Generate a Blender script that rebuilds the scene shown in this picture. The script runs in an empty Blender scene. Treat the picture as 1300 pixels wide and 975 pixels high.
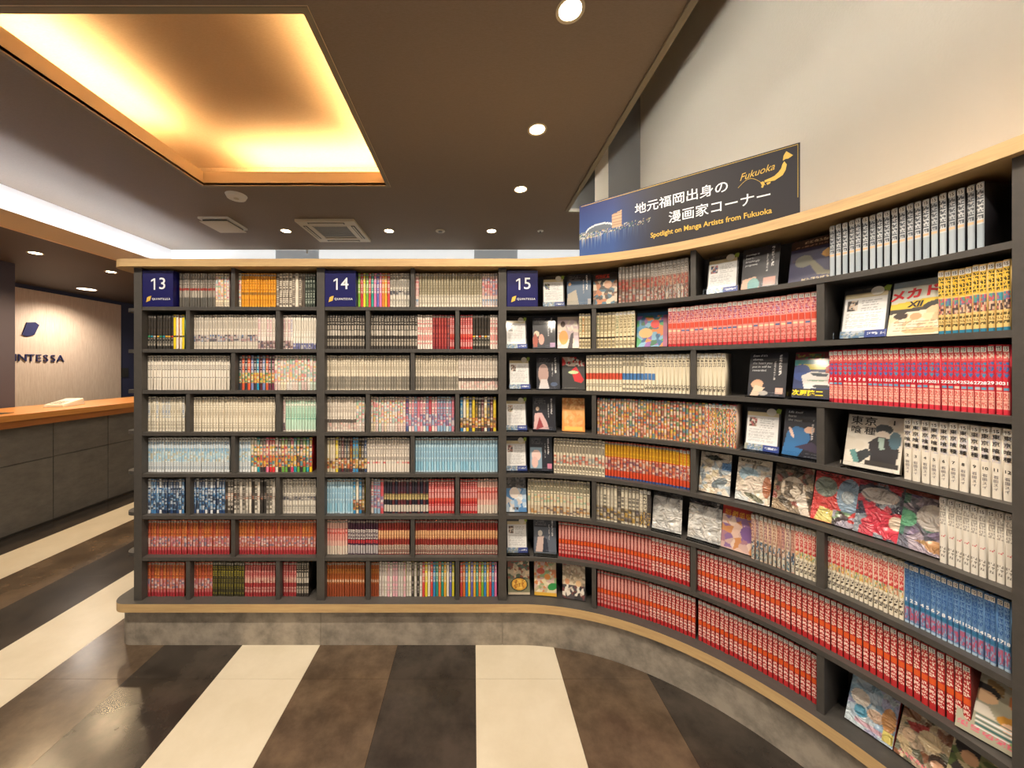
import bpy, bmesh, math, random
import numpy as np
from mathutils import Vector, Matrix

# ------------------------------------------------------------------ camera, world, exposure
scene = bpy.context.scene
COL = scene.collection
F = 450.0          # focal length in pixels of the 1300 px wide frame
VX, VY = 601.0, 465.0
CAMZ = 1.573
cam_d = bpy.data.cameras.new('camera')
cam_d.sensor_fit = 'HORIZONTAL'
cam_d.sensor_width = 36.0
cam_d.lens = F / 1300 * 36
cam_d.shift_x = (650 - VX) / 1300
cam_d.shift_y = (VY - 487.5) / 1300
cam_d.clip_start = 0.05
cam = bpy.data.objects.new('camera', cam_d)
cam.location = (0, 0, CAMZ)
cam.rotation_euler = (math.pi / 2, 0, 0)
COL.objects.link(cam)
scene.camera = cam

world = bpy.data.worlds.new('world')
scene.world = world
world.use_nodes = True
WB = world.node_tree.nodes['Background']
WB.inputs[0].default_value = (1.0, 0.93, 0.84, 1)
WB.inputs[1].default_value = 0.55
vs = scene.view_settings
vs.view_transform = 'Standard'
vs.look = 'None'
vs.exposure = 0.12
vs.gamma = 1.0
vs.use_curve_mapping = False
SPOT_W = 150.0
SPOT_COL = (1.0, 0.87, 0.70)

CEIL = CAMZ + 1.6     # main ceiling
rng = np.random.default_rng(7)

# ------------------------------------------------------------------ materials
def lin(c):
    if isinstance(c, str):
        c = c.lstrip('#')
        if len(c) == 3:
            c = ''.join(k * 2 for k in c)
        c = [int(c[i:i + 2], 16) / 255 for i in (0, 2, 4)]
    return tuple((k / 12.92 if k <= 0.04045 else ((k + 0.055) / 1.055) ** 2.4) for k in c)

def hx(c):
    c = c.lstrip('#')
    if len(c) == 3:
        c = ''.join(k * 2 for k in c)
    return np.array([int(c[i:i + 2], 16) / 255 for i in (0, 2, 4)])

def new_mat(name):
    m = bpy.data.materials.new(name)
    m.use_nodes = True
    nt = m.node_tree
    return m, nt, nt.nodes['Principled BSDF']

def mat(name, col, rough=0.5, metal=0.0, noise=None, bump=None, coat=0.0, stretch=(1, 1, 1), spec=0.5, world=False):
    """col: base hex; noise: (second hex, scale, detail, lo, hi); bump: (scale, strength)"""
    m, nt, p = new_mat(name)
    p.inputs['Base Color'].default_value = (*lin(col), 1)
    p.inputs['Roughness'].default_value = rough
    p.inputs['Metallic'].default_value = metal
    p.inputs['Coat Weight'].default_value = coat
    p.inputs['Specular IOR Level'].default_value = spec
    if noise or bump:
        tc = nt.nodes.new('ShaderNodeTexCoord')
        mp = nt.nodes.new('ShaderNodeMapping')
        mp.inputs['Scale'].default_value = stretch
        if world:
            gp = nt.nodes.new('ShaderNodeNewGeometry')
            nt.links.new(gp.outputs['Position'], mp.inputs['Vector'])
        else:
            nt.links.new(tc.outputs['Object'], mp.inputs['Vector'])
    if noise:
        n = nt.nodes.new('ShaderNodeTexNoise')
        n.inputs['Scale'].default_value = noise[1]
        n.inputs['Detail'].default_value = noise[2]
        n.inputs['Roughness'].default_value = 0.65
        nt.links.new(mp.outputs[0], n.inputs['Vector'])
        r = nt.nodes.new('ShaderNodeValToRGB')
        r.color_ramp.elements[0].position = noise[3]
        r.color_ramp.elements[1].position = noise[4]
        r.color_ramp.elements[0].color = (*lin(col), 1)
        r.color_ramp.elements[1].color = (*lin(noise[0]), 1)
        nt.links.new(n.outputs['Fac'], r.inputs['Fac'])
        nt.links.new(r.outputs['Color'], p.inputs['Base Color'])
    if bump:
        n2 = nt.nodes.new('ShaderNodeTexNoise')
        n2.inputs['Scale'].default_value = bump[0]
        n2.inputs['Detail'].default_value = 4
        nt.links.new(mp.outputs[0], n2.inputs['Vector'])
        b = nt.nodes.new('ShaderNodeBump')
        b.inputs['Strength'].default_value = bump[1]
        b.inputs['Distance'].default_value = 0.01
        nt.links.new(n2.outputs['Fac'], b.inputs['Height'])
        nt.links.new(b.outputs['Normal'], p.inputs['Normal'])
    return m

def emis(name, col, strength):
    m, nt, p = new_mat(name)
    p.inputs['Base Color'].default_value = (*lin(col), 1)
    p.inputs['Emission Color'].default_value = (*lin(col), 1)
    p.inputs['Emission Strength'].default_value = strength
    return m

def print_mat(name, rough, bump=None, coat=0.0):
    """printed paper: colours come from the mesh's own print attribute"""
    m, nt, p = new_mat(name)
    a = nt.nodes.new('ShaderNodeAttribute')
    a.attribute_name = 'print'
    nt.links.new(a.outputs['Color'], p.inputs['Base Color'])
    p.inputs['Roughness'].default_value = rough
    p.inputs['Coat Weight'].default_value = coat
    p.inputs['Coat Roughness'].default_value = 0.08
    if bump:
        tc = nt.nodes.new('ShaderNodeTexCoord')
        n2 = nt.nodes.new('ShaderNodeTexNoise')
        n2.inputs['Scale'].default_value = bump[0]
        n2.inputs['Detail'].default_value = 3
        n2.inputs['Distortion'].default_value = 1.2
        nt.links.new(tc.outputs['Object'], n2.inputs['Vector'])
        b = nt.nodes.new('ShaderNodeBump')
        b.inputs['Strength'].default_value = bump[1]
        b.inputs['Distance'].default_value = 0.02
        nt.links.new(n2.outputs['Fac'], b.inputs['Height'])
        nt.links.new(b.outputs['Normal'], p.inputs['Normal'])
        nt.links.new(b.outputs['Normal'], p.inputs['Coat Normal'])
        b.inputs['Distance'].default_value = 0.032
        p.inputs['Coat Roughness'].default_value = 0.2
    return m

M = {}
M['case'] = mat('dark_laminate', '#403d3a', 0.5, noise=('#474340', 30, 3, 0.35, 0.7))
M['wood_edge'] = mat('oak_edge', '#c9aa78', 0.5, noise=('#b8966a', 6, 5, 0.35, 0.7), stretch=(1, 1, 12))
M['plinth'] = mat('concrete_laminate', '#7c756b', 0.55, noise=('#a69b8d', 10, 15, 0.36, 0.6), bump=(40, 0.05), world=True)
M['ceiling'] = mat('taupe_fabric_wallpaper', '#7f7266', 0.75, noise=('#756859', 60, 4, 0.3, 0.7), bump=(220, 0.08), stretch=(1, 6, 1))
M['trim'] = mat('olive_wood_trim', '#7d7460', 0.5)
M['cream'] = mat('cream_plaster', '#dfcfb9', 0.85, bump=(90, 0.15))
M['white_wall'] = mat('white_paint', '#e6e8ea', 0.7)
M['grey_panel'] = mat('grey_panel', '#85807c', 0.6)
M['dark_panel'] = mat('dark_panel', '#4a4640', 0.6)
M['beige'] = mat('beige_lip', '#cdb592', 0.6)
M['coffer'] = mat('coffer_fabric', '#c4ac8e', 0.8, noise=('#b89f80', 60, 3, 0.3, 0.7), stretch=(1, 8, 1))
M['fascia'] = mat('fascia_wood', '#efc08c', 0.55)
M['soffit'] = mat('soffit_dark', '#4b4543', 0.6)
M['navy_wall'] = mat('navy_wall', '#2d2f4a', 0.6)
M['plum'] = mat('plum_grey_wall', '#4a4654', 0.6)
M['ash'] = mat('pale_ash_panel', '#d9c3ab', 0.5, noise=('#c7ac92', 14, 5, 0.35, 0.68), stretch=(1, 9, 0.5))
M['counter_stone'] = mat('counter_slate', '#504c47', 0.55, noise=('#625d57', 9, 9, 0.35, 0.7), stretch=(1, 1, 2), bump=(25, 0.12))
M['counter_wood'] = mat('counter_oak', '#c98a45', 0.35, noise=('#b87735', 5, 5, 0.35, 0.7), stretch=(9, 1, 14))
M['counter_edge'] = mat('counter_oak_edge', '#9a5f2a', 0.4, noise=('#7f4a1e', 5, 5, 0.35, 0.7), stretch=(9, 1, 30))
M['base_floor'] = mat('floor_grout', '#2c2622', 0.6)
M['f_white'] = mat('plank_cream', '#c4baa7', 0.28, noise=('#b8ad98', 4, 6, 0.35, 0.7), bump=(18, 0.02), spec=0.35, world=True)
M['f_brown'] = mat('plank_brown', '#5e4e3e', 0.22, noise=('#41352a', 4, 12, 0.38, 0.62), bump=(9, 0.10), spec=0.5, world=True)
M['f_dark'] = mat('plank_charcoal', '#3d3630', 0.22, noise=('#292420', 4, 12, 0.38, 0.62), bump=(9, 0.10), spec=0.5, world=True)
M['navy'] = mat('navy_acrylic', '#101055', 0.35)
M['ink_white'] = mat('white_print', '#eef0f4', 0.5)
M['ink_black'] = mat('black_print', '#1c1a1c', 0.5)
M['ink_grey'] = mat('grey_print', '#8a8488', 0.5)
M['ink_navy'] = mat('navy_print', '#20224a', 0.5)
M['ink_gold'] = mat('gold_print', '#d8b24a', 0.4)
M['ink_red'] = mat('red_print', '#c8202a', 0.5)
M['ink_yellow'] = mat('yellow_print', '#f2d81e', 0.5)
M['ink_blue'] = mat('blue_print', '#2f4fa8', 0.5)
M['paper'] = mat('page_paper', '#d8ccb4', 0.8, noise=('#c9bca2', 900, 2, 0.3, 0.7), stretch=(8, 1, 0.2))
M['label'] = mat('label_paper', '#e9e7e2', 0.5)
M['plastic_white'] = mat('white_plastic', '#d9d4c8', 0.45)
M['plastic_cream'] = mat('cream_plastic', '#bdb196', 0.45)
M['plastic_grey'] = mat('grey_plastic', '#6e6a5e', 0.5)
M['plastic_dark'] = mat('dark_plastic', '#26241f', 0.5)
M['board_black'] = mat('black_board', '#17161b', 0.4)
M['green'] = mat('green_print', '#8fa63c', 0.5)
M['spine'] = print_mat('printed_spine', 0.38, coat=0.25)
M['cover'] = print_mat('printed_cover', 0.4, coat=0.3)
M['banner'] = print_mat('banner_print', 0.6)
M['wrapped'] = print_mat('shrink_wrapped_cover', 0.45, bump=(26, 1.0), coat=1.0)
m, nt, p = new_mat('clear_acrylic')
p.inputs['Base Color'].default_value = (0.9, 0.93, 0.95, 1)
p.inputs['Roughness'].default_value = 0.06
p.inputs['Transmission Weight'].default_value = 1.0
p.inputs['IOR'].default_value = 1.2
M['acrylic'] = m
M['lamp'] = emis('lamp_glow', '#ffe3b8', 26)
M['lamp_soft'] = emis('lamp_glow_soft', '#ffe9cf', 5)
M['led_amber'] = emis('led_amber', '#ffd79c', 170)
M['led_cool'] = emis('led_cool', '#eef4ff', 65)
M['led_well'] = emis('led_well', '#eef3f2', 240)
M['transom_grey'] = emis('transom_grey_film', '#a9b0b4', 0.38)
M['transom'] = emis('transom_glass', '#e9eef0', 0.75)  # emission added to plain back-wall panels, standing in for cove light

# ------------------------------------------------------------------ object helpers
def link(o, parent=None):
    COL.objects.link(o)
    if parent is not None:
        o.parent = parent
    return o

def tag(o, label=None, cat=None, group=None, kind=None):
    if label: o['label'] = label
    if cat: o['category'] = cat
    if group: o['group'] = group
    if kind: o['kind'] = kind
    return o

def empty(name, loc=(0, 0, 0), rz=0.0, label=None, cat=None, group=None, rx=0.0):
    o = bpy.data.objects.new(name, None)
    o.empty_display_size = 0.05
    o.location = loc
    o.rotation_euler = (rx, 0, rz)
    COL.objects.link(o)
    return tag(o, label, cat, group)

class MB:
    def __init__(s):
        s.v, s.f, s.m = [], [], []
    def add(s, vs, fs, mi=0):
        b = len(s.v)
        s.v += [tuple(v) for v in vs]
        s.f += [tuple(b + i for i in f) for f in fs]
        s.m += [mi] * len(fs)
    def box(s, x0, x1, y0, y1, z0, z1, mi=0):
        s.add([(x0, y0, z0), (x1, y0, z0), (x1, y1, z0), (x0, y1, z0), (x0, y0, z1), (x1, y0, z1), (x1, y1, z1), (x0, y1, z1)],
              [(0, 3, 2, 1), (4, 5, 6, 7), (0, 1, 5, 4), (1, 2, 6, 5), (2, 3, 7, 6), (3, 0, 4, 7)], mi)
        return s
    def prism(s, pts, z0, z1, mi_side=0, mi_top=None):
        """vertical prism over a plan outline given counter-clockwise"""
        n = len(pts)
        if mi_top is None: mi_top = mi_side
        vs = [(x, y, z0) for x, y in pts] + [(x, y, z1) for x, y in pts]
        b = len(s.v)
        s.v += vs
        for i in range(n):
            j = (i + 1) % n
            s.f.append((b + i, b + j, b + n + j, b + n + i)); s.m.append(mi_side)
        s.f.append(tuple(b + n + i for i in range(n))); s.m.append(mi_top)
        s.f.append(tuple(b + i for i in reversed(range(n)))); s.m.append(mi_top)
        return s
    def disc(s, cx, cy, z0, z1, r, n=24, mi=0, r2=None):
        r2 = r if r2 is None else r2
        b = len(s.v)
        for k in range(n):
            a = 2 * math.pi * k / n
            s.v.append((cx + r * math.cos(a), cy + r * math.sin(a), z0))
        for k in range(n):
            a = 2 * math.pi * k / n
            s.v.append((cx + r2 * math.cos(a), cy + r2 * math.sin(a), z1))
        for k in range(n):
            j = (k + 1) % n
            s.f.append((b + k, b + j, b + n + j, b + n + k)); s.m.append(mi)
        s.f.append(tuple(b + n + i for i in range(n))); s.m.append(mi)
        s.f.append(tuple(b + i for i in reversed(range(n)))); s.m.append(mi)
        return s
    def mesh(s, name, mats):
        me = bpy.data.meshes.new(name)
        me.from_pydata(s.v, [], s.f)
        for mm in (mats if isinstance(mats, (list, tuple)) else [mats]):
            me.materials.append(mm)
        me.polygons.foreach_set('material_index', s.m)
        me.update()
        return me
    def build(s, name, mats, parent=None, loc=None, rz=0.0, bevel=0.0):
        o = bpy.data.objects.new(name, s.mesh(name, mats))
        if loc: o.location = loc
        o.rotation_euler = (0, 0, rz)
        link(o, parent)
        if bevel:
            b = o.modifiers.new('bevel', 'BEVEL')
            b.width = bevel; b.segments = 2; b.limit_method = 'ANGLE'
        return o

def struct(o, label=None):
    o['kind'] = 'structure'
    if label: o['label'] = label
    return o

_tc = {}
def text_mesh(txt, size, material, align='CENTER', shear=0.0, spacing=1.0, offset=0.0, depth=0.0004):
    key = (txt, size, material, align, shear, spacing, offset)
    if key in _tc: return _tc[key]
    cu = bpy.data.curves.new('txt', 'FONT')
    cu.body = txt
    cu.size = size
    cu.align_x = align
    cu.align_y = 'CENTER'
    cu.shear = shear
    cu.space_character = spacing
    cu.offset = offset
    cu.extrude = depth
    cu.resolution_u = 3
    o = bpy.data.objects.new('txt', cu)
    COL.objects.link(o)
    dg = bpy.context.evaluated_depsgraph_get()
    me = bpy.data.meshes.new_from_object(o.evaluated_get(dg))
    bpy.data.objects.remove(o)
    bpy.data.curves.remove(cu)
    me.materials.clear()
    me.materials.append(M[material])
    _tc[key] = me
    return me

def one_mesh(size, material):
    """a figure one with its flag, in the x-y plane, centred on x"""
    key = ('one', size, material)
    if key not in _tc:
        mb_ = MB()
        pts = [(0.06, -0.35), (0.15, -0.35), (0.15, 0.35), (0.07, 0.35), (-0.10, 0.24), (-0.10, 0.14), (0.06, 0.235)]
        mb_.v = [(x_ * size, y_ * size, z_) for z_ in (0.0006, -0.0004) for x_, y_ in pts]
        n_ = len(pts)
        mb_.f = [tuple(range(n_))] + [(i, i + n_, (i + 1) % n_ + n_, (i + 1) % n_) for i in range(n_)]
        mb_.m = [0] * (n_ + 1)
        _tc[key] = mb_.mesh('figure', M[material])
    return _tc[key]

def text_obj(name, parent, txt, size, material, x, z, y=-0.001, rx=math.pi / 2, rz=0.0, ry=0.0, **kw):
    """lettering standing in the local x-z plane, facing -y"""
    o = bpy.data.objects.new(name, text_mesh(txt, size, material, **kw))
    o.location = (x, y, z)
    o.rotation_euler = (rx, ry, rz)
    return link(o, parent)

# ------------------------------------------------------------------ plan of the bookcase front
S0X = 0.164                       # plan x of s = 0 (post between cases 14 and 15)
LEAD = 0.086                      # straight lead-in before the curve
RC, CX, CY = 1.2, 0.25, 0.8
S_LEFT = -1.9156 - S0X
S_END = LEAD + RC * math.radians(85.0)

def place(s, d=0.0):
    """point at run length s along the front, d behind it; also heading (rotation about z)"""
    if s <= LEAD:
        return S0X + s, 2.0 + d, 0.0
    t = (s - LEAD) / RC
    return CX + (RC + d) * math.sin(t), CY + (RC + d) * math.cos(t), -t

def px_of(s, d):
    x, y, _ = place(s, d)
    return VX + F * x / y

def s_at(px, d=0.035):
    """run length of the point on the front that stands at horizontal picture position px"""
    a, b = -2.6, LEAD + RC * math.radians(89)
    for _ in range(50):
        m_ = (a + b) / 2
        if px_of(m_, d) < px: a = m_
        else: b = m_
    return (a + b) / 2

def srange(s0, s1):
    pts = [s0]
    k = math.ceil((max(s0, LEAD) - LEAD) / 0.05)
    if s0 < LEAD < s1: pts.append(LEAD)
    x = LEAD + 0.05 * (k if k > 0 else 1)
    while x < s1 - 0.004:
        if x > s0 + 0.004: pts.append(x)
        x += 0.05
    pts.append(s1)
    return pts

def sweep(s0, s1, d0, d1, z0, z1, mb=None, mi=0):
    mb = mb or MB()
    ss = srange(s0, s1)
    b = len(mb.v)
    for s in ss:
        for d, z in ((d0, z0), (d1, z0), (d1, z1), (d0, z1)):
            x, y, _ = place(s, d)
            mb.v.append((x, y, z))
    n = len(ss)
    for i in range(n - 1):
        a, c = b + 4 * i, b + 4 * (i + 1)
        for k in range(4):
            j = (k + 1) % 4
            mb.f.append((a + k, a + j, c + j, c + k)); mb.m.append(mi)
    mb.f.append((b + 3, b + 2, b + 1, b)); mb.m.append(mi)
    e = b + 4 * (n - 1)
    mb.f.append((e, e + 1, e + 2, e + 3)); mb.m.append(mi)
    return mb

def fix_normals(o):
    bm = bmesh.new(); bm.from_mesh(o.data)
    bmesh.ops.recalc_face_normals(bm, faces=bm.faces)
    bm.to_mesh(o.data); bm.free()
    return o

def board_outline(d0, d1, xl, r, s1):
    """plan outline of a continuous board with rounded left end"""
    ss = srange(S_LEFT, s1)
    front = [place(s, d0)[:2] for s in ss]
    back = [place(s, d1)[:2] for s in reversed(ss)]
    y0, y1 = 2.0 + d0, 2.0 + d1
    arc1 = [(xl + r - r * math.sin(a), y1 - r + r * math.cos(a)) for a in np.linspace(0, math.pi / 2, 9)]
    arc2 = [(xl + r - r * math.cos(a), y0 + r - r * math.sin(a)) for a in np.linspace(0, math.pi / 2, 9)]
    return arc2 + front + back + arc1

# ------------------------------------------------------------------ room shell
fl = struct(MB().box(-7, 6, -5, 9, -0.06, -0.012).build('floor', M['base_floor']), 'striped vinyl plank floor in cream, brown and charcoal')
PW, PL = 0.4385, 0.877
kinds = ['f_white', 'f_brown', 'f_dark']
_pm = {}
for k in range(-11, 6):
    kd = kinds[k % 3]
    for j in range(-3, 7):
        if j > 2 and k > -4: continue
        key = kd
        if key not in _pm:
            _pm[key] = MB().box(0.0006, PW - 0.0006, 0.0006, PL - 0.0006, -0.012, 0.0).mesh('plank', M[kd])
        o = bpy.data.objects.new('plank', _pm[key])
        o.location = (0.012 + PW * k, 1.783 + PL * j, 0)
        link(o, fl)

# main ceiling with a coffer opening
CO = dict(x0=-2.386, x1=-0.765, y0=1.60, y1=3.13)
WELL_X, WELL_Y, WALL_X, BACK_Y = 0.978, 3.64, 1.715, 4.865
UP_X = -4.145
mb = MB()
zt = CEIL + 0.02
mb.box(UP_X, CO['x0'], -5, BACK_Y, CEIL, zt)
mb.box(CO['x0'], CO['x1'], -5, CO['y0'], CEIL, zt)
mb.box(CO['x0'], CO['x1'], CO['y1'], BACK_Y, CEIL, zt)
mb.box(CO['x1'], WELL_X, -5, BACK_Y, CEIL, zt)
mb.box(WELL_X, WALL_X, WELL_Y, BACK_Y, CEIL, zt)
ce = struct(mb.build('ceiling', M['ceiling']), 'brown taupe fabric-textured ceiling with a lit coffer')
# coffer box: lip, shelf for the light strip, upper panel
lip = MB()
t = 0.03; lh = 0.118
lip.box(CO['x0'] - t, CO['x0'], CO['y0'] - t, CO['y1'] + t, CEIL - 0.004, CEIL + lh)
lip.box(CO['x1'], CO['x1'] + t, CO['y0'] - t, CO['y1'] + t, CEIL - 0.004, CEIL + lh)
lip.box(CO['x0'], CO['x1'], CO['y0'] - t, CO['y0'], CEIL - 0.004, CEIL + lh)
lip.box(CO['x0'], CO['x1'], CO['y1'], CO['y1'] + t, CEIL - 0.004, CEIL + lh)
lip.build('coffer_lip', M['beige'], ce)
fr = MB(); q = 0.028
fr.box(CO['x0'] - q, CO['x0'] + 0.002, CO['y0'] - q, CO['y1'] + q, CEIL - 0.008, CEIL - 0.0041)
fr.box(CO['x1'] - 0.002, CO['x1'] + q, CO['y0'] - q, CO['y1'] + q, CEIL - 0.008, CEIL - 0.0041)
fr.box(CO['x0'], CO['x1'], CO['y0'] - q, CO['y0'] + 0.002, CEIL - 0.008, CEIL - 0.0041)
fr.box(CO['x0'], CO['x1'], CO['y1'] - 0.002, CO['y1'] + q, CEIL - 0.008, CEIL - 0.0041)
fr.build('coffer_trim', M['trim'], ce)
up = MB(); g = 0.26; hh = 0.30
X0, X1, Y0, Y1 = CO['x0'] - g, CO['x1'] + g, CO['y0'] - g, CO['y1'] + g
up.box(X0, X1, Y0, Y1, CEIL + hh, CEIL + hh + 0.02)
up.box(X0 - 0.02, X0, Y0, Y1, CEIL + 0.02, CEIL + hh)
up.box(X1, X1 + 0.02, Y0, Y1, CEIL + 0.02, CEIL + hh)
up.box(X0, X1, Y0 - 0.02, Y0, CEIL + 0.02, CEIL + hh)
up.box(X0, X1, Y1, Y1 + 0.02, CEIL + 0.02, CEIL + hh)
up.build('coffer_panel', M['coffer'], ce)
q = 0.10
for (a, b, c, d) in ((CO['x0'] - q, CO['x0'] - q + 0.02, CO['y0'] + 0.1, CO['y1'] - 0.35), (CO['x1'] + q - 0.02, CO['x1'] + q, CO['y0'], CO['y1']),
                     (CO['x0'] + 0.3, CO['x1'], CO['y1'] + q - 0.02, CO['y1'] + q)):
    MB().box(a, b, c, d, CEIL + 0.085, CEIL + 0.10).build('light_strip', M['led_amber'], ce)
# light well along the right wall
tr = MB()
tr.box(WELL_X - 0.035, WELL_X, -5, WELL_Y, CEIL - 0.012, CEIL)
tr.box(WELL_X, WALL_X, WELL_Y, WELL_Y + 0.035, CEIL - 0.012, CEIL)
struct(tr.build('trim_1', M['trim']), 'olive wood trim along the ceiling edge beside the light well')
w = MB()
w.box(WELL_X - 0.02, WELL_X, -5, WELL_Y, CEIL, 5.0)
o = struct(w.build('wall_well', M['dark_panel']), 'dark upstand of the light well above the ceiling edge')
MB().box(WELL_X, 1.05, -5, WELL_Y, CEIL + 0.125, CEIL + 0.129).build('light_shield', M['dark_panel'], o)
MB().box(WELL_X + 0.007, WELL_X + 0.011, -4.5, WELL_Y - 0.05, CEIL + 0.055, CEIL + 0.059).build('light_strip', M['led_well'], o)
we = MB()
we.box(1.39, WALL_X, WELL_Y + 0.002, WELL_Y + 0.05, CEIL, 5.0, 0)
we.box(1.254, 1.39, WELL_Y + 0.01, WELL_Y + 0.05, CEIL, 5.0, 1)
we.box(WELL_X, 1.254, WELL_Y + 0.02, WELL_Y + 0.05, CEIL, 5.0, 2)
struct(we.build('wall_well_end', [M['grey_panel'], M['cream'], M['dark_panel']]), 'grey and cream end wall of the light well')
struct(MB().box(WELL_X - 0.02, WALL_X + 0.1, -5, WELL_Y + 0.05, 5.0, 5.02).build('ceiling_well', M['cream']), 'top of the light well')
struct(MB().box(WALL_X, WALL_X + 0.1, -5, BACK_Y + 0.1, -0.01, 5.0).build('wall_right', M['cream']), 'cream plaster wall rising behind the curved bookcase')
# back wall; panel glow is added in place of cove lighting
struct(MB().box(UP_X, WALL_X, BACK_Y + 0.02, BACK_Y + 0.12, 0, CEIL).build('wall_back', M['grey_panel']), 'grey back wall behind the bookcases')
def bx(px): return (px - VX) / F * BACK_Y
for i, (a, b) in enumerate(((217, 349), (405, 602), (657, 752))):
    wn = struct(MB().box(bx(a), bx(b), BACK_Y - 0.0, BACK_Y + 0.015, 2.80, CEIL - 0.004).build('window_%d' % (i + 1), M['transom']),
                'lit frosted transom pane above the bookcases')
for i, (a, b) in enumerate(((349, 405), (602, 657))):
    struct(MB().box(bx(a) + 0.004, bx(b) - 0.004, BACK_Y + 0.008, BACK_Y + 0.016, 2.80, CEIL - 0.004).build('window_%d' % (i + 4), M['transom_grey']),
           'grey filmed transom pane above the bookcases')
# reception soffit on the left
FX = -3.8
SOF = CAMZ + 1.13
struct(MB().box(UP_X - 0.1, UP_X, -5, BACK_Y, SOF + 0.04, CEIL + 0.02).build('wall_left', M['white_wall']), 'white cove wall above the reception soffit')
so = struct(MB().box(-6.3, FX, -5, 8.5, SOF, SOF + 0.03).build('ceiling_reception', M['soffit']), 'low dark soffit over the reception counter')
MB().box(FX - 0.02, FX + 0.012, -5, 6.2, SOF - 0.002, SOF + 0.137).build('fascia', M['fascia'], so)
MB().box(FX - 0.19, FX - 0.17, -4.5, 4.8, SOF + 0.035, SOF + 0.05).build('light_strip', M['led_cool'], so)
rw = struct(MB().box(-6.3, -6.2, -5, 8.5, 0, SOF).build('wall_reception', M['navy_wall']), 'navy wall behind the reception counter')
RW = -6.2
def ry(px): return -F * RW / (VX - px)
pan_y1 = ry(151.8)
pn = tag(MB().box(RW, RW + 0.025, 3.4, pan_y1, 0.9, CAMZ + 1.071).build('wall_panel', M['ash']), 'pale ash wood wall panel carrying the navy logo lettering', 'wall panel')
struct(MB().box(-6.3, UP_X, 8.4, 8.5, 0, SOF).build('wall_reception_end', M['navy_wall']), 'navy end wall of the reception area')
struct(MB().box(-5.9, -5.05, 3.0, 3.905, 0, SOF).build('wall_pillar', M['plum']), 'plum grey pillar standing behind the counter')
# logo lettering on the panel
lg = empty('wall_logo', (RW + 0.026, ry(36), 0), math.pi / 2, 'navy leaf-shaped emblem with spaced capitals on the ash wood panel', 'wall sign')
lw = [1.1, 1.0, 0.5, 1.0, 0.9, 0.85, 0.9, 0.9, 1.05]
lx = -0.393
for ch, w_ in zip('QUINTESSA', lw):
    w_ *= 0.80 / sum(lw)
    text_obj('letter', lg, ch, 0.142, 'ink_navy', lx + w_ / 2, 1.573 + 0.112, depth=0.006, y=-0.006)
    lx += w_
z0 = CAMZ + (465 - 427.5) / F * 4.94; z1 = CAMZ + (465 - 408.5) / F * 4.94
e = MB()
e.v = [(x, y, z) for y in (-0.012, 0.0) for x, z in ((-0.095, z0 + 0.02), (-0.045, z0), (0.04, z0 + 0.03), (0.095, z1 - 0.035), (0.05, z1), (-0.045, z1 - 0.015))]
e.f = [(0, 1, 2, 3, 4, 5), (11, 10, 9, 8, 7, 6)] + [(i, i + 6, (i + 1) % 6 + 6, (i + 1) % 6) for i in range(6)]
e.m = [0] * 8
e.build('emblem', M['ink_navy'], lg)
sw = empty('wall_switch', (RW, ry(158), CAMZ - 0.19), math.pi / 2, 'small dark switch plate on the navy wall beside the ash panel', 'switch')
MB().box(-0.06, 0.06, -0.012, 0, 0, 0.16).build('plate', M['plastic_dark'], sw)
MB().box(-0.03, 0.03, -0.018, -0.012, 0.04, 0.12).build('rocker', M['plastic_dark'], sw)
# reception counter
CXF = -4.278
ct = empty('reception_counter', (CXF, 3.6, 0), 0, 'slate-panelled reception counter with thick oak top', 'counter')
def loc_counter(mb_, name, m_): 
    o = mb_.build(name, m_, ct); o.location = (-CXF, -3.6, 0); return o
loc_counter(MB().box(-5.0, CXF - 0.012, 0.8, 8.0, 0, 1.0), 'carcass', M['plastic_dark'])
ys = [3.61 + 0.54 * k for k in range(-5, 9)]
for a, b in zip(ys[:-1], ys[1:]):
    for z0_, z1_ in ((0.02, 0.652), (0.658, 1.005)):
        loc_counter(MB().box(CXF - 0.012, CXF, a + 0.003, b - 0.003, z0_, z1_), 'front_panel', M['counter_stone'])
loc_counter(MB().box(-5.02, -4.2, 0.8, 8.0, 1.07, 1.126), 'worktop', M['counter_wood'])
loc_counter(MB().box(-5.0, -4.215, 0.8, 8.0, 1.006, 1.07), 'worktop_edge', M['counter_edge'])
tm = empty('payment_terminal', (-4.62, F * 4.62 / (VX - 82), 1.126), 0.3, 'small white card terminal lying on the oak counter', 'terminal')
b_ = MB()
b_.add([(-0.09, -0.16, 0), (0.09, -0.16, 0), (0.09, 0.16, 0), (-0.09, 0.16, 0), (-0.08, -0.15, 0.03), (0.08, -0.15, 0.03), (0.08, 0.15, 0.075), (-0.08, 0.15, 0.075)],
       [(0, 3, 2, 1), (4, 5, 6, 7), (0, 1, 5, 4), (1, 2, 6, 5), (2, 3, 7, 6), (3, 0, 4, 7)])
b_.build('housing', M['plastic_white'], tm, bevel=0.006)
k_ = MB()
for i in range(3):
    for j in range(4):
        k_.box(-0.05 + i * 0.035, -0.025 + i * 0.035, -0.12 + j * 0.035, -0.095 + j * 0.035, 0.03, 0.038 + j * 0.005)
k_.build('keypad', M['plastic_grey'], tm)
pd = empty('leaflet', (-4.5, 3.32, 1.126), 0.2, 'thin dark leaflet lying on the oak counter at the photo edge', 'leaflet')
MB().box(-0.1, 0.1, -0.07, 0.07, 0, 0.004).build('sheet', M['plastic_dark'], pd)

# ------------------------------------------------------------------ ceiling fixtures
def cpos(px, py, h=1.6):
    y = F * h / (VY - py)
    return ((px - VX) / F * y, y)

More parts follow.
